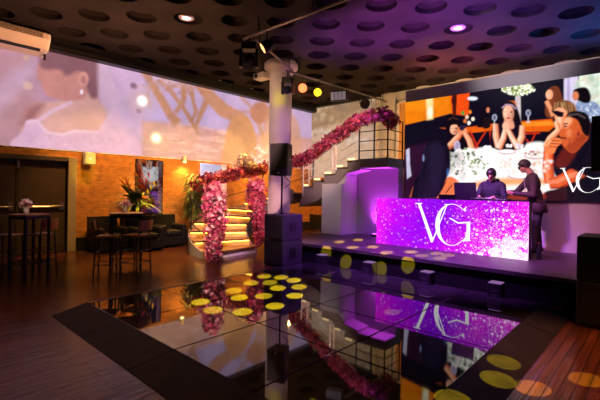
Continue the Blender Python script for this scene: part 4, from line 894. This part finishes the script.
# ------------------------------------------------------------------ speakers
def subwoofer(x0, x1, y0, y1, z, label, hx):
    """hx: which side (+1 / -1 along x) shows the handle cups"""
    t = thing('subwoofer', ((x0+x1)/2, (y0+y1)/2, z), label, 'speaker', 'stacked subwoofers'); h = .53
    B().box((x0, y0, z+.012), (x1, y1, z+h), .012).build('cabinet', M_cab, t)
    B().box((x0+.03, y0-.012, z+.05), (x1-.03, y0+.002, z+h-.04), .004).build('grille', M_grille, t)
    xx = x1 if hx > 0 else x0; e = .006*hx
    b = B().box((xx-.002*hx, (y0+y1)/2-.09, z+.19), (xx+e, (y0+y1)/2+.09, z+.37), .002); b.m = 1
    b.box((xx, (y0+y1)/2-.065, z+.21), (xx+e*1.6, (y0+y1)/2+.065, z+.35), .002); b.m = 0; b.box((xx+e, (y0+y1)/2-.07, z+.275), (xx+e*3, (y0+y1)/2+.07, z+.3), .003)
    b.build('handle', [M_metal, M_blk], t)
    b = B()
    for cx in (x0+.06, x1-.06):
        for cy in (y0+.06, y1-.06): b.cyl((cx, cy, z), (cx, cy, z+.014), .025, n=10)
    b.build('rubber_feet', M_blk, t)
subwoofer(-6.12, -5.57, 5.58, 6.16, 0, 'black subwoofer on the floor by the column, lower of two', 1)
subwoofer(-6.12, -5.57, 5.58, 6.16, .53, 'black subwoofer carrying the speaker pole by the column, upper of two', 1)
subwoofer(-.76, -.1, 5.72, 6.34, 0, 'dark subwoofer on the floor at the right end of the stage, lower of two', -1)
subwoofer(-.76, -.1, 5.72, 6.34, .53, 'dark subwoofer stacked at the right end of the stage, upper of two', -1)
def pole_speaker(x, y, z0_, zb, w_, d_, h, label, rz):
    t = thing('loudspeaker', (x, y, z0_), label, 'speaker')
    R_ = Matrix.Rotation(rz, 3, 'Z')
    B().cyl((x, y, z0_), (x, y, zb+.05), .019, n=12).cyl((x, y, z0_), (x, y, z0_+.03), .05, n=12).build('pole', M_metal, t)
    def q(u, v, zz): return Vector((x, y, zz))+R_@Vector((u, v, 0))
    pts = [(-w_/2, -d_/2), (w_/2, -d_/2), (w_*.36, d_/2), (-w_*.36, d_/2)]
    B().prism([q(u, v, zb) for u, v in pts], (0, 0, h)).build('cabinet', M_cab, t)
    B().prism([q(u, v, zb+.02) for u, v in ((-w_/2+.02, -d_/2-.012), (w_/2-.02, -d_/2-.012), (w_/2-.02, -d_/2+.002), (-w_/2+.02, -d_/2+.002))], (0, 0, h-.04)).build('grille', M_grille, t)
    B().box(q(0, -d_/2-.014, zb+.05)-Vector((.02, .003, .01)), q(0, -d_/2-.014, zb+.05)+Vector((.02, .003, .012))).build('badge', M_steel, t)
    b = B()
    for s_ in (-1, 1): b.box(q(s_*w_*.44, 0, zb+h/2)-Vector((.006, .006, .015)), q(s_*w_*.44, 0, zb+h/2)+Vector((.006, .006, .015)))
    b.build('side_bolt', M_steel, t)
    B().tube([q(.02, 0, zb+.02), q(.18, .05, zb-.14), q(.05, .03, zb-.26)], .01, 6).build('cable', M_blk, t)
pole_speaker(-5.9, 5.86, 1.06, 1.86, .40, .36, .66, 'black loudspeaker on a pole in front of the white column', math.radians(20))
pole_speaker(-.425, 6.03, 1.06, 1.83, .44, .42, .66, 'tall black loudspeaker on a pole before the video wall edge', math.radians(0))

# ------------------------------------------------------------------ battery uplights along the stage front
u = thing('uplight', (-5.11, 6.27, 0), '', 'stage light', 'battery uplights along the stage foot')
B().box((-5.21, 6.17, .02), (-5.01, 6.37, .25), .012).build('housing', M_blk, u)
lens_u = B().box((-5.195, 6.185, .25), (-5.025, 6.355, .262), .004).build('lens', emitter('uplight_lens', (.7, .35, .9), .35), u)
b = B()
for k in range(2): b.box((-5.16, 6.163, .07+.06*k), (-5.06, 6.171, .1+.06*k))
b.build('display', mat('grey_display', (.04, .04, .05), .4), u)
B().box((-5.2, 6.18, 0), (-5.18, 6.36, .02)).box((-5.04, 6.18, 0), (-5.02, 6.36, .02)).build('foot', M_blk, u)
u['label'] = 'small black uplight at the stage foot nearest the column speakers'
dup(u, (-3.99, 6.27, 0), 0, 'small black uplight at the stage foot, second from the column speakers')
dup(u, (-2.85, 6.22, 0), 0, 'small black uplight at the stage foot below the VG letters')
dup(u, (-1.79, 6.22, 0), 0, 'small black uplight at the stage foot below the booth end by the ramp')
t = thing('uplight', (-5.38, 8.72, STG), 'small uplight throwing purple on the wall behind the booth', 'stage light')
B().box((-5.46, 8.64, STG), (-5.3, 8.8, STG+.06), .01).build('housing', M_blk, t); B().box((-5.44, 8.66, STG+.06), (-5.32, 8.78, STG+.07)).build('lens', emitter('magenta_lens', (.8, .1, 1), 4), t)

# ------------------------------------------------------------------ bar tables, stools, vases
def bar_table(c, rz, label, hw):
    t = thing('bar_table', (0, 0, 0), label, 'table', 'tall bar tables by the brick wall'); s_ = hw-.01
    B().box((-hw, -hw, 1.06), (hw, hw, 1.095), .008).build('tabletop', M_wood, t)
    B().box((-s_, -s_, 1.02), (s_, -s_+.03, 1.06)).box((-s_, s_-.03, 1.02), (s_, s_, 1.06)).box((-s_, -s_, 1.02), (-s_+.03, s_, 1.06)).box((s_-.03, -s_, 1.02), (s_, s_, 1.06)).build('apron', M_metal, t)
    for sx in (-1, 1):
        for sy in (-1, 1): B().box((sx*s_-.017*(1+sx), sy*s_-.017*(1+sy), 0), (sx*s_+.017*(1-sx), sy*s_+.017*(1-sy), 1.02)).build('leg', M_metal, t)
    B().box((-s_+.01, -s_+.01, .28), (s_-.01, -s_+.03, .3)).box((-s_+.01, s_-.03, .28), (s_-.01, s_-.01, .3)).box((-s_+.01, -s_, .28), (-s_+.03, s_, .3)).box((s_-.03, -s_, .28), (s_-.01, s_, .3)).build('foot_rail', M_metal, t)
    t.location = c; t.rotation_euler.z = rz; return t
fv = math.atan2(rgt.y, rgt.x)
TA = at_z(29, 279.5, 0); TB = at_z(126, 272, 0); TA.z = TB.z = 0
bar_table(TA, fv-math.radians(22), 'tall square bar table by the dark double door', .22)
bar_table(TB, fv+math.radians(21), 'tall square bar table before the tropical flowers and armchairs', .275)
def bar_stool():
    t = thing('bar_stool', (0, 0, 0), '', 'stool', 'wooden bar stools with black legs')     # faces +x, back at -x
    B().box((-.17, -.17, .70), (.17, .17, .735), .012).build('seat', M_wood, t)
    for sx in (-1, 1):
        for sy in (-1, 1): B().cyl((sx*.155, sy*.155, .70), (sx*.185, sy*.185, 0), .013, n=10).build('leg', M_metal, t)
    for sy in (-1, 1): B().tube([(-.165, sy*.14, .7), (-.185, sy*.145, .85), (-.21, sy*.145, .99)], .012, 8).build('back_post', M_metal, t)
    b = B(); pts = [(-.20-.03*(1-(y/.17)**2), y) for y in np.linspace(-.17, .17, 9)]
    for (p, q) in zip(pts, pts[1:]): b.prism([(p[0]+.012, p[1], .81), (q[0]+.012, q[1], .81), (q[0]-.008, q[1], .99), (p[0]-.008, p[1], .99)], (-.018, 0, .002))
    b.build('backrest', mat('stool_back', (.26, .085, .04), .4), t)
    for z, s_ in ((.25, .176), (.45, .167)):
        b = B()
        for p, q in (((-1, -1), (1, -1)), ((1, -1), (1, 1)), ((1, 1), (-1, 1)), ((-1, 1), (-1, -1))): b.cyl((p[0]*s_, p[1]*s_, z), (q[0]*s_, q[1]*s_, z), .009, n=8)
        b.build('foot_rail', M_metal, t)
    return t
s0 = bar_stool()
def stool(px, py, rz, label, first=False):
    p = at_z(px, py, .72); p.z = 0
    if first: s0.location = p; s0.rotation_euler.z = rz; s0['label'] = label
    else: dup(s0, p, rz, label)
stool(108, 236, fv+.25, 'bar stool with its back to the black armchair, left of the flower table', True)
stool(136, 235, fv+PI-.3, 'bar stool drawn up on the steps side of the flower table')
stool(40, 234, fv+PI-.25, 'bar stool right of the tall table by the dark double door')
stool(7, 235, fv+.1, 'bar stool left of the tall table by the dark double door')
def vase(p, seed, label, rzn):
    t = thing('flower_vase', tuple(p), label, 'vase', 'small flower vases on the bar tables'); r = random.Random(seed)
    B().lathe(p, [(.03, 0), (.04, .02), (.038, .08), (.03, .1), (.034, .12)], 14).build('vase', mat('vase_glass', (.6, .55, .5), .15, spec=.7), t)
    b = B()
    for k in range(7): b.tube([p+Vector((0, 0, .1)), p+Vector((r.uniform(-.05, .05), r.uniform(-.05, .05), r.uniform(.14, .19)))], .004, 5)
    b.build('stems', M_leaf, t)
    o = petals([p+Vector((-.06, -.04, .15)), p+Vector((0, 0, .2)), p+Vector((.06, .04, .16))], .045, 70, seed, 3, .034).build('blossoms', [mat('pale_pink', (.75, .5, .55), .6), mat('pale_white', (.8, .74, .76), .6), pink[1]], t)
z1 = Vector((0, 0, 1.095))
vase(TA+z1-rgt*.06, 21, 'small vase of pale pink flowers on the table by the door', 0)
vase(TB+z1-rgt*.04, 22, 'small vase of pale pink flowers on the table before the armchairs', 0)

# ------------------------------------------------------------------ armchairs and low furniture along the brick wall
def armchair():
    t = thing('armchair', (0, 0, 0), '', 'armchair', 'black leather armchairs against the brick wall')   # faces +x
    B().box((-.34, -.36, .06), (.34, .36, .3), .03).build('base', M_leather, t)
    B().box((-.22, -.22, .3), (.35, .22, .45), .05).build('seat_cushion', M_leather, t)
    B().prism([(-.36, -.34, .3), (-.2, -.34, .3), (-.27, -.34, .84), (-.38, -.34, .84)], (0, .68, 0)).build('backrest', M_leather, t)
    for s_ in (-1, 1): B().box((-.34, s_*.29-.075, .2), (.34, s_*.29+.075, .6), .05).build('armrest', M_leather, t)
    for sx in (-1, 1):
        for sy in (-1, 1): B().cyl((sx*.29, sy*.3, 0), (sx*.29, sy*.3, .07), .022, n=10).build('foot', M_metal, t)
    return t
a1 = armchair(); a1.location = (-9.86, 5.5, 0); a1['label'] = 'black leather armchair beside the leafy potted tree'
dup(a1, (-9.95, 3.95, 0), .05, 'black leather armchair beside the door frame, behind a bar stool')
dup(a1, (-9.6, 4.72, 0), -.12, 'black leather armchair in front of the tropical flowers')
B().box((-10.2, 6.75, 0), (-9.75, 7.35, .36), .03).alone('low_bench', M_leather, 'low black bench below the opening beside the potted tree', 'bench', origin=(-9.97, 7.05, 0))
cs = thing('console_table', (L+.3, 4.85, 0), 'black console carrying the tropical flower arrangement', 'table')
B().box((L+.06, 4.4, .86), (L+.46, 5.1, .9), .005).build('top', M_blk, cs)
for y in (4.44, 5.06):
    for x in (L+.09, L+.43): B().box((x-.02, y-.02, 0), (x+.02, y+.02, .86)).build('leg', M_blk, cs)

# ------------------------------------------------------------------ plants
def leaf(b, p, d, ln, wd, droop=.3, fold=.15, n=5):
    d = Vector(d).normalized(); side = d.cross(Vector((0, 0, 1)));
    if side.length < .1: side = Vector((1, 0, 0))
    side.normalize(); vs = []; fs = []
    for i in range(n+1):
        t = i/n; c = Vector(p)+d*ln*t-Vector((0, 0, droop*ln*t*t)); wv = wd*math.sin(PI*min(.97, t*.9+.08))**.8; u_ = side.cross(d)
        vs += [c-side*wv+u_*wv*fold, c, c+side*wv+u_*wv*fold]
    vs = [Vector((max(v.x, L+.035), v.y, v.z)) for v in vs]
    for i in range(n): q = i*3; fs += [[q, q+1, q+4, q+3], [q+1, q+2, q+5, q+4]]
    b.raw(vs, fs, True)
fa = thing('flower_arrangement', (L+.27, 4.75, .9), 'large tropical arrangement of red spikes and big green leaves before the mirror', 'flowers')
p = Vector((L+.27, 4.75, .9)); r = random.Random(5)
B().lathe(p, [(.09, 0), (.13, .08), (.12, .2), (.1, .26)], 18).build('pot', M_pot, fa)
b = B()
for k in range(16): an = r.uniform(0, 2*PI); leaf(b, p+Vector((0, 0, .22)), (.75*math.cos(an)+.25, math.sin(an)*1.1, r.uniform(.35, 1.3)), r.uniform(.45, .75), r.uniform(.08, .13), .35)
leaf(b, p+Vector((.1, 0, .3)), (.6, -1.0, .6), .85, .17, .25); leaf(b, p+Vector((.1, 0, .3)), (.8, -.7, .8), .8, .16, .3); leaf(b, p+Vector((.1, .1, .3)), (.7, .9, .7), .75, .12, .3); leaf(b, p+Vector((0, 0, .3)), (.3, -.8, 1.1), .85, .14, .3)
b.build('broad_leaves', M_leaf, fa)
b = B()
for k in range(80): an = r.uniform(0, 2*PI); leaf(b, p+Vector((.1, 0, .22)), (.7*math.cos(an)+.5, math.sin(an), r.uniform(.2, 1.1)), r.uniform(.45, .95), .024, .5, n=4)
b.build('thin_leaves', M_leafy, fa)
b = B()
for k in range(12):
    an = r.uniform(-1, 1); d = Vector((.25+.2*r.random(), an, 1.1)).normalized(); q = p+Vector((.06, 0, .2)); e = q+d*r.uniform(.5, .85); b.m = 0; b.tube([q, q.lerp(e, .5), e], .008, 5); b.m = 1+k % 3
    for j in range(6): f_ = q.lerp(e, .5+.1*j); leaf(b, f_, d+Vector((0, (-1)**j*.7, .1)), .13, .028, -.1, n=3)
b.build('spikes', [M_leaf, mat('heliconia_red', (.7, .06, .02), .45), mat('heliconia_orange', (.8, .25, .02), .45), mat('heliconia_yellow', (.75, .5, .04), .45)], fa)
o = petals([p+Vector((.15, -.3, .3)), p+Vector((.2, 0, .4)), p+Vector((.15, .45, .25))], .12, 120, 6, 3, .05).build('blossoms', [pink[0], mat('heliconia_red', (0, 0, 0)), mat('heliconia_yellow', (0, 0, 0))], fa)
pt = thing('potted_tree', (L+.42, 6.42, 0), 'tall thin leafy tree in a pot between the mirror and the opening', 'plant')
p = Vector((L+.42, 6.42, 0)); B().lathe(p, [(.12, 0), (.16, .05), (.19, .34), (.17, .36), (.16, .3)], 18).build('pot', M_pot, pt); B().cyl(p+Vector((0, 0, .28)), p+Vector((0, 0, .31)), .165, n=18).build('soil', M_soil, pt)
b = B(); bl = B()
for k in range(5):
    dx, dy = r.uniform(-.14, .14), r.uniform(-.3, .3); pts = [p+Vector((dx*.3, dy*.2, .3)), p+Vector((dx*.6, dy*.6, 1.1)), p+Vector((dx, dy, r.uniform(1.9, 2.1)))]; b.tube(pts, [.018, .013, .006], 6)
    for j in range(110):
        t = r.uniform(.32, 1); c = pts[0].lerp(pts[1], t*2) if t < .5 else pts[1].lerp(pts[2], t*2-1); an = r.uniform(0, 2*PI); off = Vector((math.cos(an)*r.uniform(0, .12), math.sin(an)*r.uniform(0, .2), 0))
        leaf(bl, c+off, (math.cos(an), math.sin(an), r.uniform(-.5, .4)), r.uniform(.16, .3), .036, .5, n=3)
b.build('stems', mat('bark', (.12, .07, .035), .8), pt); bl.build('leaves', M_bamboo, pt)
mr = thing('wall_mirror', (L, 5.22, .85), 'tall narrow mirror on the brick wall behind the tropical flowers', 'mirror')
B().box((L, 4.85, .85), (L+.02, 5.6, 2.32)).build('glass', mat('mirror_glass', (.4, .4, .42), .03, metal=1), mr)
B().box((L, 4.83, .83), (L+.03, 4.85, 2.34)).box((L, 5.6, .83), (L+.03, 5.62, 2.34)).box((L, 4.83, 2.32), (L+.03, 5.62, 2.34)).box((L, 4.83, .83), (L+.03, 5.62, .85)).build('frame', M_blk, mr)
bc = thing('bar_counter', (L-1.3, 7.7, 0), 'dark counter inside the side room seen through the opening', 'counter')
B().box((L-1.7, 7.2, 0), (L-.9, 8.4, .78)).build('cabinet', M_blk, bc); B().box((L-1.75, 7.15, .78), (L-.85, 8.45, .82), .005).build('top', M_wood, bc)
tl = thing('table_lamp', (L-1.1, 7.5, .82), 'small glowing table lamp on the dark side room counter', 'lamp')
B().cyl((L-1.1, 7.5, .82), (L-1.1, 7.5, .92), .02).build('base', M_metal, tl); B().cyl((L-1.1, 7.5, .92), (L-1.1, 7.5, 1.08), .09, .06, n=16).build('lamp_shade', emitter('lamp_glow', (1, .75, .5), 4), tl)

# ------------------------------------------------------------------ wall and ceiling fittings
sk = thing('wall_speaker', (L, 3.62, 2.1), 'small white speaker on the brick wall beside the door', 'speaker')
B().box((L+.06, 3.5, 2.1), (L+.24, 3.74, 2.41), .03).build('cabinet', M_white, sk); B().box((L+.236, 3.525, 2.125), (L+.25, 3.715, 2.385), .006).build('grille', mat('white_grille', (.62, .6, .6), .6, bump=.4, bscale=200), sk); B().box((L, 3.58, 2.2), (L+.06, 3.66, 2.3)).build('bracket', M_metal, sk)
B().box((L+.248, 3.6, 2.24), (L+.254, 3.63, 2.26)).build('status_light', emitter('status', (1, .9, .8), 3), sk)
sc = thing('wall_sconce', (L, 6.24, 2.33), 'small white cylinder sconce shining down the bricks above the potted tree', 'lamp')
B().cyl((L+.11, 6.24, 2.34), (L+.11, 6.24, 2.52), .065, n=18).build('shade', M_white, sc); B().box((L, 6.21, 2.4), (L+.06, 6.27, 2.46)).build('bracket', M_white, sc); B().cyl((L+.11, 6.24, 2.335), (L+.11, 6.24, 2.341), .055, n=18).build('bulb', emitter('bulb_warm', (1, .7, .3), 14), sc)
ac = thing('air_conditioner', (L, 1.6, 4.5), 'white wall mounted air conditioner under the ceiling above the projection', 'air conditioner')
pf = [(L+.02, 4.9), (-9.92, 4.9), (-9.86, 4.86), (-9.88, 4.74), (-10.02, 4.56), (-10.12, 4.52), (L+.02, 4.48)]
B().prism([(x, .4, z) for x, z in pf], (0, 2.2, 0)).build('casing', mat('ac_cream', (.72, .62, .56), .45), ac)
b = B()
for k in range(4): b.box((-9.865, .45, 4.765+.028*k), (-9.852, 2.5, 4.779+.028*k))
for k in range(34): b.box((-9.87, .45+.06*k, 4.76), (-9.856, .456+.06*k, 4.87))
b.build('intake_grille', mat('ac_grille', (.45, .36, .28), .5), ac); B().box((-9.872, .45, 4.755), (-9.862, 2.5, 4.875)).build('intake', M_blk, ac)
B().prism([(-10.03, .45, 4.556), (-10.11, .45, 4.52), (-10.115, .45, 4.512), (-10.03, .45, 4.545)], (0, 2.05, 0)).build('outlet_louver', M_blk, ac)
B().prism([(x, 2.6, z) for x, z in pf], (0, .05, 0)).build('end_cap', M_white, ac)
B().cyl((-10.2, 2.62, 4.38), (-10.2, 2.62, 4.5), .025).build('drain', M_blk, ac)
def downlight(px, py, label):
    q = at_z(px, py, 4.93); t = thing('downlight', (q.x, q.y, 4.9), label, 'lamp', 'round ceiling downlights')
    B().lathe((q.x, q.y, 4.9), [(.085, .0), (.14, 0), (.15, .01), (.15, .029), (.085, .029), (.085, 0)], 28).build('trim_ring', mat('ring_grey', (.35, .3, .33), .5), t)
    B().cyl((q.x, q.y, 4.912), (q.x, q.y, 4.925), .085, n=24).build('lens', emitter('downlight_lens', (1, .8, .85), 5), t)
downlight(186.5, 17, 'round ceiling downlight over the brick wall side of the room'); downlight(458, 27, 'round ceiling downlight above the stage')

# ------------------------------------------------------------------ lighting rig
def bar(name, p, q, label, drops):
    t = thing(name, tuple(p), label, 'lighting bar'); B().cyl(p, q, .026, n=12).build('pipe', M_rigpipe, t)
    for f in drops: c = Vector(p).lerp(Vector(q), f); B().cyl(c, (c.x, c.y, 4.93), .012, n=8).build('hanger', M_metal, t)
M_rigpipe = mat('rig_pipe', (.16, .14, .15), .35, metal=.7)
bar('lighting_bar', (-6.3, 5.1, 4.6), (-2.6, 5.1, 4.6), 'black pipe running out over the dance floor from the column side', (.12, .5, .9))
bar('lighting_bar', (-6.0, 5.15, 4.55), (-6.75, 7.0, 4.5), 'diagonal pipe catching purple light in front of the column capital', (.1, .9))
bar('lighting_bar', (-6.75, 6.8, 4.45), (-6.58, 11.2, 4.45), 'black pipe carrying lamps along from the column to the back wall', (.1, .5, .95))
def par(p, aim, label, lens, size=.1, flood=False):
    p = Vector(p); d = (Vector(aim)-p).normalized(); t = thing('flood_light' if flood else 'par_light', tuple(p), label, 'stage light')
    x = d.cross(Vector((0, 0, 1))).normalized(); y = x.cross(d)
    if flood:
        M = Matrix((x, d, y)).transposed()
        B().box(p-Vector((.24, .09, .14)), p+Vector((.24, .09, .14)), .015, M=M).build('housing', M_metal, t)
        c = p+d*.095; b = B()
        b.box(c-Vector((.21, .008, .11)), c+Vector((.21, .008, .11)), .004, M=M); b.build('lens', lens, t)
        b = B()
        for k in (-1, 0, 1): cc = c+d*.012+x*.07*k*1.5; b.box(cc-Vector((.006, .004, .11)), cc+Vector((.006, .004, .11)), M=M)
        b.build('guard', M_metal, t); hw = .27
    else:
        B().lathe(p, [(.03, -.14), (size*.75, -.13), (size, -.02), (size*1.05, .1), (size*.95, .1), (size*.92, .085)], 20, axis=d).build('can', M_metal, t)
        B().cyl(p+d*.075, p+d*.088, size*.92, n=20).build('lens', lens, t); hw = size*1.25
    b = B(); b.tube([p-x*hw, p-x*hw+Vector((0, 0, .1)), p-x*hw*.6+Vector((0, 0, .2)), p+x*hw*.6+Vector((0, 0, .2)), p+x*hw+Vector((0, 0, .1)), p+x*hw], .01, 6); b.cyl(p+Vector((0, 0, .2)), p+Vector((0, 0, .3)), .018, n=8)
    b.build('yoke', M_metal, t)
def moving_head(p, rz, label, tilt=.5, s=1.0):
    p = Vector(p); t = thing('moving_head', tuple(p), label, 'stage light'); R_ = Matrix.Rotation(rz, 3, 'Z')
    B().box(p-Vector((.13, .11, .06))*s, p+Vector((.13, .11, .06))*s, .015, M=R_).cyl(p+Vector((0, 0, .05)), p+Vector((0, 0, .2)), .02, n=8).build('base', M_metal, t)
    for k in (-1, 1): c = p+R_@Vector((k*.14, 0, -.2))*s; B().box(c-Vector((.025, .06, .16))*s, c+Vector((.025, .06, .16))*s, .012, M=R_).build('yoke_arm', M_metal, t)
    c = p+Vector((0, 0, -.26))*s; d = R_@Vector((0, -math.cos(tilt), -math.sin(tilt)))
    B().lathe(c, [(.02, -.17*s), (.08*s, -.16*s), (.105*s, -.08*s), (.105*s, .06*s), (.085*s, .14*s), (.075*s, .14*s)], 18, axis=d).build('head', M_metal, t)
    B().cyl(c+d*.128*s, c+d*.136*s, .076*s, n=18).build('lens', mat('dark_lens', (.03, .03, .05), .08, spec=.8), t)
L_or = emitter('lens_orange', (1, .34, .1), 5); L_red = emitter('lens_redorange', (1, .16, .05), 3.2); L_yel = emitter('lens_yellow', (1, .72, .02), 2.6); L_dim = mat('lens_grey', (.3, .28, .33), .2, emit=(.5, .42, .5), es=.25); L_off = mat('dark_lens', (.03, .03, .05), .08)
moving_head((-6.12, 5.1, 4.4), fv, 'black moving head hanging where the two pipes meet', .9, 1.15)
q = at_y(267, 33, 5.1); par((q.x, 5.1, 4.3), (q.x-1.3, 3.4, 2.9), 'black par can with orange lens hanging over the dance floor', L_or, .11)
q = at_x(291, 85, -6.6); moving_head((-6.76, 6.86, 4.24), fv-.4, 'black moving head hanging against the white column', .2, .95)
def onbar(px): q = at_x(px, 82, -6.58); return q.y
def barx(px): return -6.75+.17*(onbar(px)-6.8)/4.4
par((barx(308), onbar(308), 4.15), (-4.6, 3.0, 2.5), 'par can with red orange lens beside the column', L_red, .12)
par((barx(322), onbar(322), 4.15), (-4.2, 3.6, 2.2), 'par can with yellow lens on the pipe behind the column', L_yel, .11)
par((barx(342), onbar(342), 4.2), (-4.6, 3.5, 3.2), 'rectangular flood light with grey glass on the pipe', L_dim, .1, True)
par((barx(367), onbar(367), 4.2), (-5.2, 6.5, 2.4), 'unlit black par can at the back wall end of the pipe', L_off, .14)
mh = moving_head((GOBO.x, GOBO.y, GOBO.z+.36), fv, 'black moving head throwing yellow dots over the dance floor', .8)

# ------------------------------------------------------------------ the yellow dots: one narrow beam each from the gobo head
def beam(t, rad, e):
    t = Vector(t); d = (t-GOBO).length
    o = lamp('gobo_beam', 'SPOT', tuple(GOBO+(t-GOBO).normalized()*.1), tuple(t), e*d*d*8, YEL, .004, math.degrees(2*math.atan(rad/d)), .12)
for (x, y) in ((274, 128), (308, 150), (389, 155), (366, 97), (380, 116), (411, 76), (446, 112), (477, 139), (463, 75), (448, 58), (485, 90), (494, 61), (528, 69), (543, 87), (531, 111)):
    beam(at_z(100+x/2.727, 255+y/2.727, .06), .125, 240)
for (x, y) in ((157, 168), (232, 160), (212, 190), (290, 188), (347, 210), (448, 208), (485, 222), (548, 214), (592, 221), (560, 233), (440, 207)): beam(at_z(300+x/4, 200+y/4, STG), .12, 110 if x < 400 else 60)
for (x, y) in ((104, 212), (183, 248), (322, 278), (432, 260)): beam(at_y(300+x/4, 200+y/4, 6.42), .13, 70)
for (x, y, z) in ((215, 250, .03), (190, 315, .03), (330, 352, 0), (545, 318, 0), (10, 392, .06)): beam(at_z(450+x/4, 300+y/4, z), .13, 30 if z == 0 else 55)
beam(at_z(392, 312, .06), .1, 40)
